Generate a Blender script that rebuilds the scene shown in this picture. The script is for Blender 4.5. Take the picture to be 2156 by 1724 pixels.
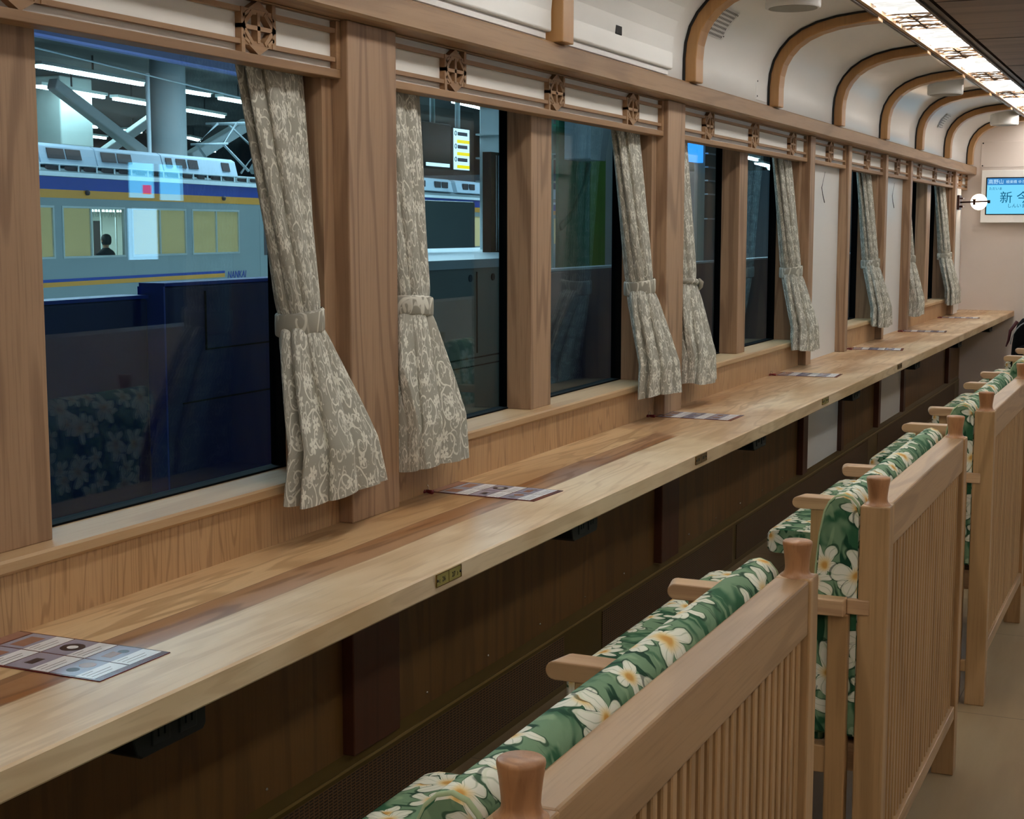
import bpy, bmesh, math, random
from mathutils import Vector, Matrix
PI = math.pi
random.seed(7)
for o in list(bpy.data.objects): bpy.data.objects.remove(o, do_unlink=True)
scene = bpy.context.scene
COL = scene.collection

# ------------------------------------------------------------------ camera
F_PX = 3152.16
YAW, PITCH, ROLL = math.radians(24.2572), math.radians(6.8385), math.radians(0.045)
fw = Vector((-math.sin(YAW)*math.cos(PITCH), math.cos(YAW)*math.cos(PITCH), -math.sin(PITCH)))
rt = Vector((math.cos(YAW), math.sin(YAW), 0)); up = rt.cross(fw)
rt2 = math.cos(ROLL)*rt + math.sin(ROLL)*up; up2 = -math.sin(ROLL)*rt + math.cos(ROLL)*up
cam = bpy.data.cameras.new('camera'); camo = bpy.data.objects.new('camera', cam); COL.objects.link(camo)
camo.matrix_world = Matrix(((rt2.x, up2.x, -fw.x, 0), (rt2.y, up2.y, -fw.y, 0), (rt2.z, up2.z, -fw.z, 1.405), (0, 0, 0, 1)))
cam.sensor_width = 36; cam.sensor_fit = 'HORIZONTAL'; cam.lens = F_PX/2156*36
cam.clip_start = 0.02; cam.clip_end = 300
scene.camera = camo
# ------------------------------------------------------------------ world, exposure
w = bpy.data.worlds.new('station_night'); scene.world = w; w.use_nodes = True
w.node_tree.nodes['Background'].inputs[0].default_value = (0.12, 0.2, 0.26, 1)
w.node_tree.nodes['Background'].inputs[1].default_value = 0.12
scene.view_settings.view_transform = 'Standard'; scene.view_settings.look = 'None'
scene.view_settings.gamma = 1; scene.view_settings.use_curve_mapping = False
scene.view_settings.exposure = 1.0
scene.cycles.max_bounces = 8; scene.cycles.diffuse_bounces = 4; scene.cycles.glossy_bounces = 4
scene.cycles.transparent_max_bounces = 12; scene.cycles.sample_clamp_indirect = 8
STRIP_L = 40.0      # ceiling lamp strips
DOWN_L = 10.0      # unseen ceiling lamps added for interior brightness
TUBE_L = 22.0       # station tubes in view
FAR_L = 5.0        # unseen panels added to light the far train and columns
PLAT_L = 10.0      # unseen panels added above the tracks to light the exterior

# ------------------------------------------------------------------ node helpers
def s2l(c):
    return tuple(((v/255)/12.92 if v/255 <= 0.04045 else ((v/255+0.055)/1.055)**2.4) for v in c)
def C4(c): return (*s2l(c), 1)
class NT:
    def __init__(s, name):
        s.m = bpy.data.materials.new(name); s.m.use_nodes = True; s.t = s.m.node_tree; s.t.nodes.clear()
        s.out = s.t.nodes.new('ShaderNodeOutputMaterial')
    def n(s, typ, **kw):
        o = s.t.nodes.new(typ)
        for k, v in kw.items(): setattr(o, k, v)
        return o
    def link(s, a, b): s.t.links.new(a, b)
    def put(s, v, inp):
        if hasattr(v, 'is_linked') or isinstance(v, bpy.types.NodeSocket): s.link(v, inp)
        else: inp.default_value = v
    def math(s, op, a, b=0.0, c=None, clamp=False):
        o = s.n('ShaderNodeMath', operation=op, use_clamp=clamp); s.put(a, o.inputs[0]); s.put(b, o.inputs[1])
        if c is not None: s.put(c, o.inputs[2])
        return o.outputs[0]
    def vmath(s, op, a, b=(0, 0, 0)):
        o = s.n('ShaderNodeVectorMath', operation=op); s.put(a, o.inputs[0])
        if op == 'SCALE': s.put(b, o.inputs['Scale'])
        else: s.put(b, o.inputs[1])
        return o.outputs['Value'] if op in ('LENGTH', 'DOT_PRODUCT') else o.outputs[0]
    def ss(s, x, e0, e1):      # smoothstep, e0 may exceed e1
        o = s.n('ShaderNodeMapRange', interpolation_type='SMOOTHSTEP')
        if e0 <= e1: o.inputs[1].default_value, o.inputs[2].default_value, o.inputs[3].default_value, o.inputs[4].default_value = e0, e1, 0, 1
        else: o.inputs[1].default_value, o.inputs[2].default_value, o.inputs[3].default_value, o.inputs[4].default_value = e1, e0, 1, 0
        s.put(x, o.inputs[0]); return o.outputs[0]
    def mix(s, f, a, b, blend='MIX'):
        o = s.n('ShaderNodeMix', data_type='RGBA', blend_type=blend, clamp_factor=True)
        s.put(f, o.inputs[0]); s.put(a, o.inputs[6]); s.put(b, o.inputs[7]); return o.outputs[2]
    def noise(s, vec, scale, detail=2, rough=0.5, dist=0.0, col=False):
        o = s.n('ShaderNodeTexNoise'); s.link(vec, o.inputs['Vector']); o.inputs['Scale'].default_value = scale
        o.inputs['Detail'].default_value = detail; o.inputs['Roughness'].default_value = rough; o.inputs['Distortion'].default_value = dist
        return o.outputs['Color'] if col else o.outputs['Fac']
    def obj(s, rnd=0.0):
        o = s.n('ShaderNodeTexCoord').outputs['Object']
        if rnd:
            r = s.n('ShaderNodeObjectInfo').outputs['Random']
            o = s.vmath('ADD', o, s.vmath('SCALE', (rnd, rnd*0.7, rnd*1.3), r))
        return o
    def uv(s): return s.n('ShaderNodeTexCoord').outputs['UV']
    def mapv(s, vec, sc):
        o = s.n('ShaderNodeMapping'); s.link(vec, o.inputs[0]); o.inputs['Scale'].default_value = sc; return o.outputs[0]
    def sep(s, v):
        o = s.n('ShaderNodeSeparateXYZ'); s.link(v, o.inputs[0]); return o.outputs
    def comb(s, x, y, z=0.0):
        o = s.n('ShaderNodeCombineXYZ'); s.put(x, o.inputs[0]); s.put(y, o.inputs[1]); s.put(z, o.inputs[2]); return o.outputs[0]
    def principled(s, col, rough=0.5, metal=0.0, spec=0.5, bump=None, bstr=0.2, bdist=0.002, coat=0.0, emis=None, estr=0.0):
        p = s.n('ShaderNodeBsdfPrincipled'); s.put(col, p.inputs['Base Color']); s.put(rough, p.inputs['Roughness'])
        p.inputs['Metallic'].default_value = metal; p.inputs['Specular IOR Level'].default_value = spec
        p.inputs['Coat Weight'].default_value = coat
        if emis is not None: s.put(emis, p.inputs['Emission Color']); s.put(estr, p.inputs['Emission Strength'])
        if bump is not None:
            b = s.n('ShaderNodeBump'); b.inputs['Strength'].default_value = bstr; b.inputs['Distance'].default_value = bdist
            s.link(bump, b.inputs['Height']); s.link(b.outputs[0], p.inputs['Normal'])
        s.link(p.outputs[0], s.out.inputs[0]); return s.m

def wood(name, lo, mid, hi, axis='z', scale=1.0, rough=0.42, rings=9.0, contrast=1.0, rnd=7.0, coat=0.0, rw=0.2):
    """procedural timber: ring figure stretched along the grain plus fine pores"""
    t = NT(name); v = t.obj(rnd)
    k = {'x': (0.09, 1, 1), 'y': (1, 0.09, 1), 'z': (1, 1, 0.09)}[axis]
    g = t.mapv(v, tuple(a*scale for a in k))
    base = t.noise(g, 5.5, 2, 0.45, 0.15)
    ring = t.math('SINE', t.math('MULTIPLY', base, rings*6.283))
    ring = t.ss(ring, rw, 1.0)
    k2 = {'x': (0.03, 1, 1), 'y': (1, 0.03, 1), 'z': (1, 1, 0.03)}[axis]
    fib = t.noise(t.mapv(v, tuple(a*scale for a in k2)), 170, 3, 0.6)
    big = t.noise(g, 2.2, 2, 0.5)
    c = t.mix(t.ss(big, 0.3, 0.7), C4(mid), C4(hi))
    c = t.mix(t.math('MULTIPLY', ring, 0.55*contrast), c, C4(lo))
    c = t.mix(t.math('MULTIPLY', t.ss(fib, 0.45, 0.75), 0.45*contrast), c, C4(lo))
    return t.principled(c, rough, bump=fib, bstr=0.12, bdist=0.0008, coat=coat)
def flat(name, c, rough=0.5, metal=0.0, spec=0.5, var=0.06, vs=6.0, coat=0.0):
    t = NT(name); n = t.noise(t.obj(), vs, 3)
    col = t.mix(n, tuple(v*(1-var) for v in s2l(c))+(1,), tuple(min(1, v*(1+var)) for v in s2l(c))+(1,))
    return t.principled(col, rough, metal, spec, coat=coat)
def emit(name, c, strength):
    t = NT(name); e = t.n('ShaderNodeEmission'); e.inputs[0].default_value = C4(c); e.inputs[1].default_value = strength
    t.link(e.outputs[0], t.out.inputs[0]); return t.m

M = {}
M['post'] = wood('cherry_post_wood', (108, 76, 54), (162, 128, 98), (180, 148, 118), 'z', 1.0, 0.45, 10, 0.85)
M['beam'] = wood('cherry_beam_wood', (112, 82, 58), (152, 120, 89), (168, 136, 104), 'y', 1.0, 0.45, 6, 0.7)
M['lattice'] = wood('lattice_wood', (112, 80, 54), (150, 114, 80), (164, 128, 92), 'y', 1.0, 0.5, 4, 0.5)
M['sill'] = wood('window_sill_wood', (150, 112, 74), (182, 148, 108), (198, 168, 128), 'y', 1.0, 0.62, 5, 0.5)
M['veneer'] = wood('dado_veneer', (122, 84, 50), (180, 140, 96), (192, 154, 112), 'z', 1.6, 0.5, 22, 0.72, rnd=0.0, rw=0.5)
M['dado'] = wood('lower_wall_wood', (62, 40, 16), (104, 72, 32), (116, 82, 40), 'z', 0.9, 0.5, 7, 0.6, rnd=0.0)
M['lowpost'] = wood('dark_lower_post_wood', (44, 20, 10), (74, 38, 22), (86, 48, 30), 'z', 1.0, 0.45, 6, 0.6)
M['rib'] = wood('bent_rib_wood', (128, 86, 46), (168, 122, 74), (182, 138, 88), 'z', 0.7, 0.34, 5, 0.45)
M['chair'] = wood('oak_chair_wood', (122, 88, 50), (168, 130, 86), (182, 146, 102), 'z', 1.2, 0.42, 8, 0.7)
M['chair_rail'] = wood('oak_chair_rail', (120, 88, 54), (166, 132, 94), (180, 148, 110), 'y', 1.2, 0.42, 8, 0.7)
M['chair_arm'] = wood('oak_chair_arm', (140, 102, 68), (190, 152, 112), (202, 168, 130), 'x', 1.4, 0.42, 8, 0.7)
M['knob'] = wood('chair_finial_wood', (118, 74, 42), (166, 116, 74), (184, 136, 94), 'z', 2.0, 0.42, 6, 0.7)
M['ceilwood'] = wood('dark_ceiling_wood', (66, 44, 34), (112, 80, 62), (134, 104, 86), 'x', 0.5, 0.5, 6, 0.8, rnd=0.0)
M['white_wall'] = flat('white_wall_laminate', (240, 240, 238), 0.26, var=0.02)
M['end_wall'] = flat('end_wall_laminate', (212, 200, 192), 0.5, var=0.02)
M['white_insert'] = flat('white_insert_board', (236, 234, 228), 0.6, var=0.02)
M['white_panel'] = flat('white_wall_panel', (226, 226, 224), 0.32, var=0.01)
M['black_rubber'] = flat('black_window_rubber', (8, 9, 11), 0.85, 0.0, 0.1)
M['black_plastic'] = flat('black_plastic', (10, 11, 12), 0.6, 0.0, 0.25)
M['grey_plastic'] = flat('dark_grey_plastic', (16, 18, 19), 0.6, 0.0, 0.25)
M['white_plastic'] = flat('white_plastic', (228, 228, 226), 0.35, var=0.01)
M['speaker_grey'] = flat('speaker_grille_grey', (150, 148, 140), 0.6)
M['bronze'] = flat('olive_bronze_metal', (104, 86, 40), 0.36, 0.55, var=0.1)
M['bronze_edge'] = flat('bronze_edge_metal', (170, 146, 88), 0.3, 0.6)
M['screw'] = flat('screw_metal', (210, 208, 200), 0.2, 0.9)
M['brass'] = flat('brass_plate', (178, 160, 92), 0.3, 0.7, var=0.12, vs=40)
M['brass_dark'] = flat('aged_brass', (120, 88, 40), 0.35, 0.7, var=0.2, vs=40)
M['ink'] = flat('black_engraving', (14, 14, 12), 0.5)
M['card_red'] = flat('maroon_card', (92, 20, 34), 0.22)
M['card_white'] = flat('white_card_print', (232, 236, 240), 0.22, var=0.01)
M['card_blue'] = flat('lilac_grey_photo', (150, 150, 170), 0.22, var=0.08, vs=30)
M['card_brown'] = flat('brown_photo', (150, 108, 92), 0.22, var=0.15, vs=60)
M['card_dark'] = flat('dark_photo', (44, 32, 40), 0.4, var=0.2, vs=60)
M['tassel'] = flat('dark_red_tassel', (110, 16, 24), 0.6)
M['iron'] = flat('dark_red_brown_iron', (58, 26, 20), 0.4, 0.3)
M['globe'] = emit('warm_lamp_globe', (255, 226, 196), 5.0)
M['screen'] = emit('display_light_blue', (120, 214, 252), 0.52)
M['screen_bar'] = emit('display_blue_header', (62, 136, 200), 0.5)
M['screen_text'] = emit('display_dark_text', (10, 92, 130), 0.45)
M['screen_white'] = emit('display_pale_text', (190, 232, 255), 0.55)
M['bag'] = flat('black_backpack_cloth', (9, 9, 11), 0.9, 0.0, 0.12, var=0.2, vs=20)
M['bag_trim'] = flat('pale_grey_piping', (150, 150, 152), 0.6)
M['bag_red'] = flat('maroon_strap', (70, 14, 22), 0.6)
M['lamp_wood'] = flat('lamp_frame_wood', (196, 154, 112), 0.45, var=0.06)
M['lamp_dark'] = flat('dark_lamp_edge', (64, 46, 34), 0.45)
M['bar_dark'] = flat('dark_lattice_bar', (96, 66, 34), 0.5)
M['shadow_gap'] = flat('black_joint_and_shadow', (14, 11, 10), 0.6)  # black for ceiling joints and for the shade painted beside the ribs
# exterior
M['train_body'] = flat('train_grey_green_paint', (128, 140, 140), 0.4, var=0.04, vs=1.2)
M['train_blue'] = flat('train_blue_stripe', (24, 54, 140), 0.35)
M['train_orange'] = flat('train_orange_stripe', (206, 142, 44), 0.35)
M['train_roof'] = flat('train_pale_roof', (186, 202, 216), 0.5, var=0.05)
M['train_gutter'] = flat('train_white_gutter', (226, 236, 240), 0.4)
M['train_dark'] = flat('train_dark_grille', (58, 44, 44), 0.6)
M['blind'] = flat('olive_window_blind', (236, 200, 140), 0.8, var=0.05)
M['train_alu'] = flat('aluminium_window_frame', (196, 204, 200), 0.3, 0.7)
M['conc'] = flat('station_concrete', (206, 214, 214), 0.8, var=0.12, vs=1.5)
M['steel'] = flat('station_steel_paint', (204, 214, 216), 0.5, var=0.08)
M['dark_roof'] = flat('dark_station_roof', (54, 56, 62), 0.8, var=0.2, vs=0.8)
M['navy'] = flat('navy_gate_panel', (20, 30, 92), 0.45, var=0.08)
M['navy2'] = flat('bright_blue_gate_edge', (20, 58, 170), 0.4)
M['maroon'] = flat('dark_plum_gate', (50, 36, 62), 0.4)
M['gate_grey'] = flat('grey_green_gate_cabinet', (106, 114, 106), 0.45, var=0.04)
M['gate_top'] = flat('pale_grey_gate_top', (170, 184, 190), 0.4)
M['plat'] = flat('platform_paving', (120, 124, 126), 0.7, var=0.1, vs=3)
M['green'] = flat('green_banner_cloth', (10, 120, 84), 0.7, var=0.25, vs=3)
M['yellowgreen'] = flat('yellow_green_banner_edge', (90, 150, 40), 0.7)
M['tube'] = emit('station_fluorescent_tube', (228, 255, 250), TUBE_L)
M['track_fill'] = emit('added_track_light', (222, 244, 255), PLAT_L)
M['far_fill'] = emit('added_far_light', (222, 244, 255), FAR_L)
M['sign_lit'] = emit('lit_sign_white', (214, 240, 255), 1.0)
M['sign_yellow'] = emit('lit_sign_yellow', (250, 214, 20), 0.9)
M['sign_ink'] = flat('sign_black_print', (30, 50, 70), 0.6)
M['board_lit'] = emit('lit_notice_blue_white', (110, 200, 240), 5.0)
M['board_red'] = emit('lit_notice_red', (230, 60, 50), 5.0)
M['board_white'] = emit('lit_notice_white', (170, 220, 250), 4.5)
M['hair'] = flat('black_hair', (14, 12, 12), 0.6)
M['skin'] = flat('skin', (190, 140, 112), 0.5)
M['suit'] = flat('dark_suit_cloth', (26, 26, 32), 0.8)
M['car_in'] = flat('far_train_interior', (190, 196, 190), 0.5)

def floor_mat():
    t = NT('floor_vinyl'); v = t.obj()
    b = t.n('ShaderNodeTexBrick'); b.offset = 0.5
    mp = t.n('ShaderNodeMapping'); t.link(v, mp.inputs[0]); mp.inputs['Rotation'].default_value = (0, 0, PI/2); mp.inputs['Location'].default_value = (0.20, -0.05, 0)
    t.link(mp.outputs[0], b.inputs[0]); b.inputs['Scale'].default_value = 1
    b.inputs['Color1'].default_value = C4((152, 130, 98)); b.inputs['Color2'].default_value = C4((132, 114, 86)); b.inputs['Mortar'].default_value = C4((78, 62, 44))
    b.inputs['Mortar Size'].default_value = 0.0018; b.inputs['Mortar Smooth'].default_value = 0.1
    b.inputs['Brick Width'].default_value = 0.94; b.inputs['Row Height'].default_value = 0.31
    g = t.noise(t.mapv(v, (1, 0.12, 1)), 14, 4, 0.6); g2 = t.noise(t.mapv(v, (1, 0.4, 1)), 4, 2)
    c = t.mix(t.math('MULTIPLY', t.ss(g, 0.35, 0.7), 0.3), b.outputs['Color'], C4((120, 98, 70)))
    c = t.mix(t.math('MULTIPLY', t.ss(g2, 0.4, 0.7), 0.35), c, C4((164, 150, 122)))
    return t.principled(c, 0.42, bump=g, bstr=0.05)
M['floor'] = floor_mat()

def counter_mat():
    t = NT('solid_chestnut_counter'); v = t.obj(); x, y, z = t.sep(v)
    g = t.mapv(v, (1, 0.11, 1)); base = t.noise(g, 7, 3, 0.55, 0.4)
    ring = t.ss(t.math('SINE', t.math('MULTIPLY', base, 50.0)), 0.1, 1.0)
    fib = t.noise(t.mapv(v, (1, 0.04, 1)), 130, 3, 0.6); big = t.noise(t.mapv(v, (1, 0.3, 1)), 5, 3, 0.6, 0.5)
    pale = t.mix(t.ss(big, 0.3, 0.7), C4((200, 170, 130)), C4((228, 206, 174)))
    pale = t.mix(t.math('MULTIPLY', ring, 0.26), pale, C4((172, 134, 94)))
    tan = t.mix(t.ss(base, 0.3, 0.7), C4((182, 140, 94)), C4((218, 186, 142)))
    dark = t.mix(t.ss(base, 0.35, 0.62), C4((146, 92, 42)), C4((172, 132, 96)))
    dark = t.mix(t.ss(big, 0.45, 0.7), dark, C4((152, 124, 108)))
    dark = t.mix(t.math('MULTIPLY', ring, 0.5), dark, C4((104, 64, 32)))
    wav = t.math('MULTIPLY', t.math('SUBTRACT', t.noise(t.mapv(v, (0, 1, 0)), 1.6, 2), 0.5), 0.02)
    xx = t.math('ADD', x, wav)
    m1 = t.ss(xx, -1.548, -1.542)          # past the wall-side board
    m2 = t.ss(xx, -1.462, -1.455)          # front board
    far = t.ss(t.math('ADD', y, t.math('MULTIPLY', x, 0.5)), 3.75, 3.82)
    mott = t.mix(t.ss(big, 0.35, 0.7), C4((178, 136, 92)), C4((218, 190, 154)))
    mott = t.mix(t.math('MULTIPLY', ring, 0.35), mott, C4((136, 94, 56)))
    wallb = t.mix(far, t.mix(t.math('MULTIPLY', ring, 0.55), tan, C4((160, 118, 72))), mott)
    darkb = t.mix(far, dark, mott)
    fb = t.mix(t.math('MULTIPLY', far, 0.45), pale, mott)
    c = t.mix(m1, wallb, darkb); c = t.mix(m2, c, fb)
    c = t.mix(t.math('MULTIPLY', t.ss(fib, 0.5, 0.8), 0.22), c, C4((130, 92, 54)))
    seam = t.math('MULTIPLY', t.ss(t.math('ABSOLUTE', t.math('ADD', xx, 1.545)), 0.0014, 0.0006), 0.7)
    seam2 = t.math('MULTIPLY', t.ss(t.math('ABSOLUTE', t.math('ADD', xx, 1.4585)), 0.0012, 0.0005), 0.4)
    c = t.mix(t.math('MULTIPLY', t.math('MAXIMUM', seam, seam2), t.math('SUBTRACT', 1.0, far)), c, C4((84, 48, 22)))
    kn = t.n('ShaderNodeTexVoronoi'); t.link(t.mapv(v, (3.2, 1.3, 3.2)), kn.inputs['Vector']); kn.inputs['Scale'].default_value = 1.0
    c = t.mix(t.math('MULTIPLY', t.ss(kn.outputs['Distance'], 0.055, 0.02), 0.6), c, C4((120, 76, 40)))
    return t.principled(c, t.math('ADD', 0.36, t.math('MULTIPLY', base, 0.2)), bump=fib, bstr=0.06, bdist=0.0006)
M['counter'] = counter_mat()

def flower_layer(t, p, scale, rad, petals, rnd=0.75, warp=0.05):
    """returns normalised distance inside a petal outline (<1 inside), r, angle, random"""
    q = t.vmath('SCALE', p, scale)
    nz = t.vmath('SCALE', t.vmath('SUBTRACT', t.noise(q, 2.2, 1, col=True), (0.5, 0.5, 0.5)), warp*2)
    q2 = t.vmath('ADD', q, nz)
    vo = t.n('ShaderNodeTexVoronoi', voronoi_dimensions='2D'); t.link(q2, vo.inputs['Vector']); vo.inputs['Scale'].default_value = 1
    vo.inputs['Randomness'].default_value = rnd
    d = t.vmath('SUBTRACT', q2, vo.outputs['Position']); x, y, z = t.sep(d)
    r = t.math('SQRT', t.math('ADD', t.math('MULTIPLY', x, x), t.math('MULTIPLY', y, y)))
    rs = t.sep(vo.outputs['Color'])
    th = t.math('ADD', t.math('ARCTAN2', y, x), t.math('MULTIPLY', rs[0], 6.283))
    pet = t.math('ABSOLUTE', t.math('COSINE', t.math('MULTIPLY', th, petals/2)))
    R = t.math('MULTIPLY', t.math('ADD', 0.34, t.math('MULTIPLY', pet, 0.66)), rad)
    return t.math('DIVIDE', r, R), r, th, rs

def chair_fabric():
    t = NT('green_magnolia_fabric'); p = t.uv()
    w1 = t.noise(p, 9, 2, 0.5, 1.2); w2 = t.noise(t.mapv(p, (1, 0.35, 1)), 22, 2, 0.5, 1.5)
    c = t.mix(t.ss(w1, 0.4, 0.52), C4((44, 92, 62)), C4((112, 142, 110)))
    c = t.mix(t.ss(w2, 0.56, 0.62), c, C4((24, 66, 44)))
    c = t.mix(t.math('MULTIPLY', t.ss(w2, 0.40, 0.34), 0.6), c, C4((140, 166, 130)))
    def fl(c, pp, scale, rad):
        e, r, th, rs = flower_layer(t, pp, scale, rad, 5, 0.8, 0.16)
        keep = t.ss(rs[1], 0.08, 0.12)
        ins = t.math('MULTIPLY', t.ss(e, 1.02, 0.96), keep)
        vein = t.math('ABSOLUTE', t.math('SINE', t.math('MULTIPLY', th, 7.5)))
        wht = t.mix(t.math('MULTIPLY', t.ss(vein, 0.35, 0.0), 0.6), C4((222, 222, 206)), C4((140, 158, 124)))
        wht = t.mix(t.ss(r, rad*0.5, rad*0.08), wht, C4((222, 192, 120)))
        wht = t.mix(t.math('MULTIPLY', t.ss(r, rad*0.22, rad*0.08), 0.8), wht, C4((200, 140, 60)))
        wht = t.mix(t.math('MULTIPLY', t.ss(t.math('ABSOLUTE', t.math('SUBTRACT', e, 0.93)), 0.07, 0.03), 0.5), wht, C4((196, 204, 176)))
        edge = t.math('MULTIPLY', t.math('MULTIPLY', t.ss(t.math('ABSOLUTE', t.math('SUBTRACT', e, 1.06)), 0.09, 0.03), keep), 0.7)
        c = t.mix(edge, c, C4((18, 56, 36)))
        return t.mix(ins, c, wht)
    c = fl(c, t.vmath('ADD', p, (0.37, 0.11, 0)), 10.5, 0.40)
    c = fl(c, p, 7.6, 0.40)
    weave = t.noise(p, 900, 1)
    return t.principled(c, 0.85, spec=0.25, bump=weave, bstr=0.25, bdist=0.0008)
M['fabric'] = chair_fabric()
M['piping'] = flat('pale_green_piping', (164, 182, 140), 0.8, var=0.15, vs=60)

def curtain_fabric():
    t = NT('greige_jacquard_curtain'); p = t.uv()
    def spiral(scale, k, wd, R, off):
        q = t.vmath('SCALE', t.vmath('ADD', p, off), scale)
        nz = t.vmath('SCALE', t.vmath('SUBTRACT', t.noise(q, 1.7, 1, col=True), (0.5, 0.5, 0.5)), 0.35)
        q = t.vmath('ADD', q, nz)
        vo = t.n('ShaderNodeTexVoronoi', voronoi_dimensions='2D'); t.link(q, vo.inputs['Vector']); vo.inputs['Scale'].default_value = 1; vo.inputs['Randomness'].default_value = 0.7
        d = t.vmath('SUBTRACT', q, vo.outputs['Position']); x, y, z = t.sep(d)
        r = t.math('SQRT', t.math('ADD', t.math('MULTIPLY', x, x), t.math('MULTIPLY', y, y)))
        rs = t.sep(vo.outputs['Color'])
        sg = t.math('SUBTRACT', t.math('MULTIPLY', t.math('GREATER_THAN', rs[1], 0.5), 2.0), 1.0)
        th = t.math('ADD', t.math('MULTIPLY', t.math('ARCTAN2', y, x), sg), t.math('MULTIPLY', rs[0], 6.283))
        a = t.math('ADD', t.math('MULTIPLY', th, 0.5), t.math('MULTIPLY', r, k))
        s = t.math('ABSOLUTE', t.math('SINE', a))
        return t.math('MULTIPLY', t.ss(s, wd, wd*0.45), t.ss(r, R, R*0.8)), r
    a, r1 = spiral(9.5, 8.5, 0.26, 0.56, (0, 0, 0))
    b, r2 = spiral(19, 6.5, 0.34, 0.5, (0.31, 0.17, 0))
    e, r, th, rs = flower_layer(t, t.vmath('ADD', p, (0.05, 0.02, 0)), 22, 0.42, 6, 0.8, 0.05)
    f = t.math('MULTIPLY', t.math('MULTIPLY', t.ss(e, 1.0, 0.85), t.ss(r, 0.05, 0.09)), t.ss(rs[1], 0.45, 0.5))
    lf = t.ss(t.noise(p, 60, 1, 0.5, 1.0), 0.63, 0.67)
    pat = t.math('MAXIMUM', t.math('MAXIMUM', a, t.math('MULTIPLY', b, 0.8)), t.math('MAXIMUM', f, t.math('MULTIPLY', lf, 0.7)))
    c = t.mix(pat, C4((160, 157, 145)), C4((222, 220, 208)))
    return t.principled(c, t.math('SUBTRACT', 0.8, t.math('MULTIPLY', pat, 0.25)), spec=0.35, bump=t.math('ADD', pat, t.noise(p, 700, 1)), bstr=0.2, bdist=0.0006)
M['curtain'] = curtain_fabric()

def glass_mat(name, tint, ior=1.5, boost=1.0):
    t = NT(name); tr = t.n('ShaderNodeBsdfTransparent'); tr.inputs[0].default_value = (*tint, 1)
    gl = t.n('ShaderNodeBsdfGlossy'); gl.inputs['Roughness'].default_value = 0.0; gl.inputs[0].default_value = (0.9, 0.97, 1, 1)
    ge = t.n('ShaderNodeNewGeometry'); c_ = t.math('ABSOLUTE', t.vmath('DOT_PRODUCT', ge.outputs['Incoming'], ge.outputs['Normal']))
    f_ = t.math('ADD', 0.04, t.math('MULTIPLY', 0.96, t.math('POWER', t.math('SUBTRACT', 1.0, c_, clamp=True), 5.0)))
    mx = t.n('ShaderNodeMixShader'); t.link(t.math('MULTIPLY', f_, boost, clamp=True), mx.inputs[0])
    t.link(tr.outputs[0], mx.inputs[1]); t.link(gl.outputs[0], mx.inputs[2]); t.link(mx.outputs[0], t.out.inputs[0]); return t.m
M['glass'] = glass_mat('tinted_window_glass', (0.74, 0.88, 0.93), 1.5, 0.9)
M['far_glass'] = glass_mat('clear_far_train_glass', (0.96, 0.97, 0.95))

def strip_glass():
    t = NT('backlit_washi_glass'); v = t.obj(); g = t.mapv(v, (1, 1.5, 1))
    n = t.noise(g, 5, 4, 0.6, 1.5); n2 = t.noise(t.mapv(v, (1, 1.1, 1)), 3, 2, 0.5, 2)
    f = t.math('MULTIPLY', t.ss(n, 0.44, 0.72), t.ss(n2, 0.34, 0.66)); f = t.math('ADD', 0.012, t.math('MULTIPLY', f, 0.98)); fine = t.noise(t.mapv(v, (1, 6, 1)), 14, 3, 0.6); f = t.math('MULTIPLY', f, t.math('ADD', 0.6, t.math('MULTIPLY', fine, 0.8)))
    e = t.n('ShaderNodeEmission'); e.inputs[0].default_value = C4((255, 252, 245)); t.link(t.math('MULTIPLY', f, STRIP_L), e.inputs[1])
    t.link(e.outputs[0], t.out.inputs[0]); return t.m
M['strip'] = strip_glass()
M['down'] = emit('added_downlight_lens', (255, 247, 236), DOWN_L)

def grille_mat():
    t = NT('perforated_brown_grille'); v = t.obj(); x, y, z = t.sep(v)
    a = t.math('SINE', t.math('MULTIPLY', z, 6.283/0.0075)); row = t.math('FLOOR', t.math('DIVIDE', z, 0.0075))
    b = t.math('SINE', t.math('MULTIPLY', t.math('ADD', y, t.math('MULTIPLY', row, 0.0)), 6.283/0.020))
    hole = t.math('MULTIPLY', t.ss(a, -0.1, 0.3), t.ss(b, -0.85, -0.6))
    c = t.mix(hole, C4((104, 76, 46)), C4((16, 10, 8)))
    return t.principled(c, 0.5, bump=t.math('SUBTRACT', 1.0, hole), bstr=0.6, bdist=0.002)
M['grille'] = grille_mat()
def perf_mat(name, bg, pitch, rad):
    t = NT(name); p = t.uv(); q = t.vmath('SCALE', p, 1/pitch); x, y, z = t.sep(q)
    row = t.math('FLOOR', y); xo = t.math('ADD', x, t.math('MULTIPLY', t.math('MODULO', row, 2.0), 0.5))
    fx = t.math('SUBTRACT', t.math('FRACT', xo), 0.5); fy = t.math('SUBTRACT', t.math('FRACT', y), 0.5)
    r = t.math('SQRT', t.math('ADD', t.math('MULTIPLY', fx, fx), t.math('MULTIPLY', fy, fy)))
    return t.principled(t.mix(t.ss(r, rad, rad-0.06), C4(bg), C4((40, 38, 36))), 0.45)
M['perf'] = perf_mat('perforated_vent_plate', (214, 214, 212), 0.0160, 0.36)

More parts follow.
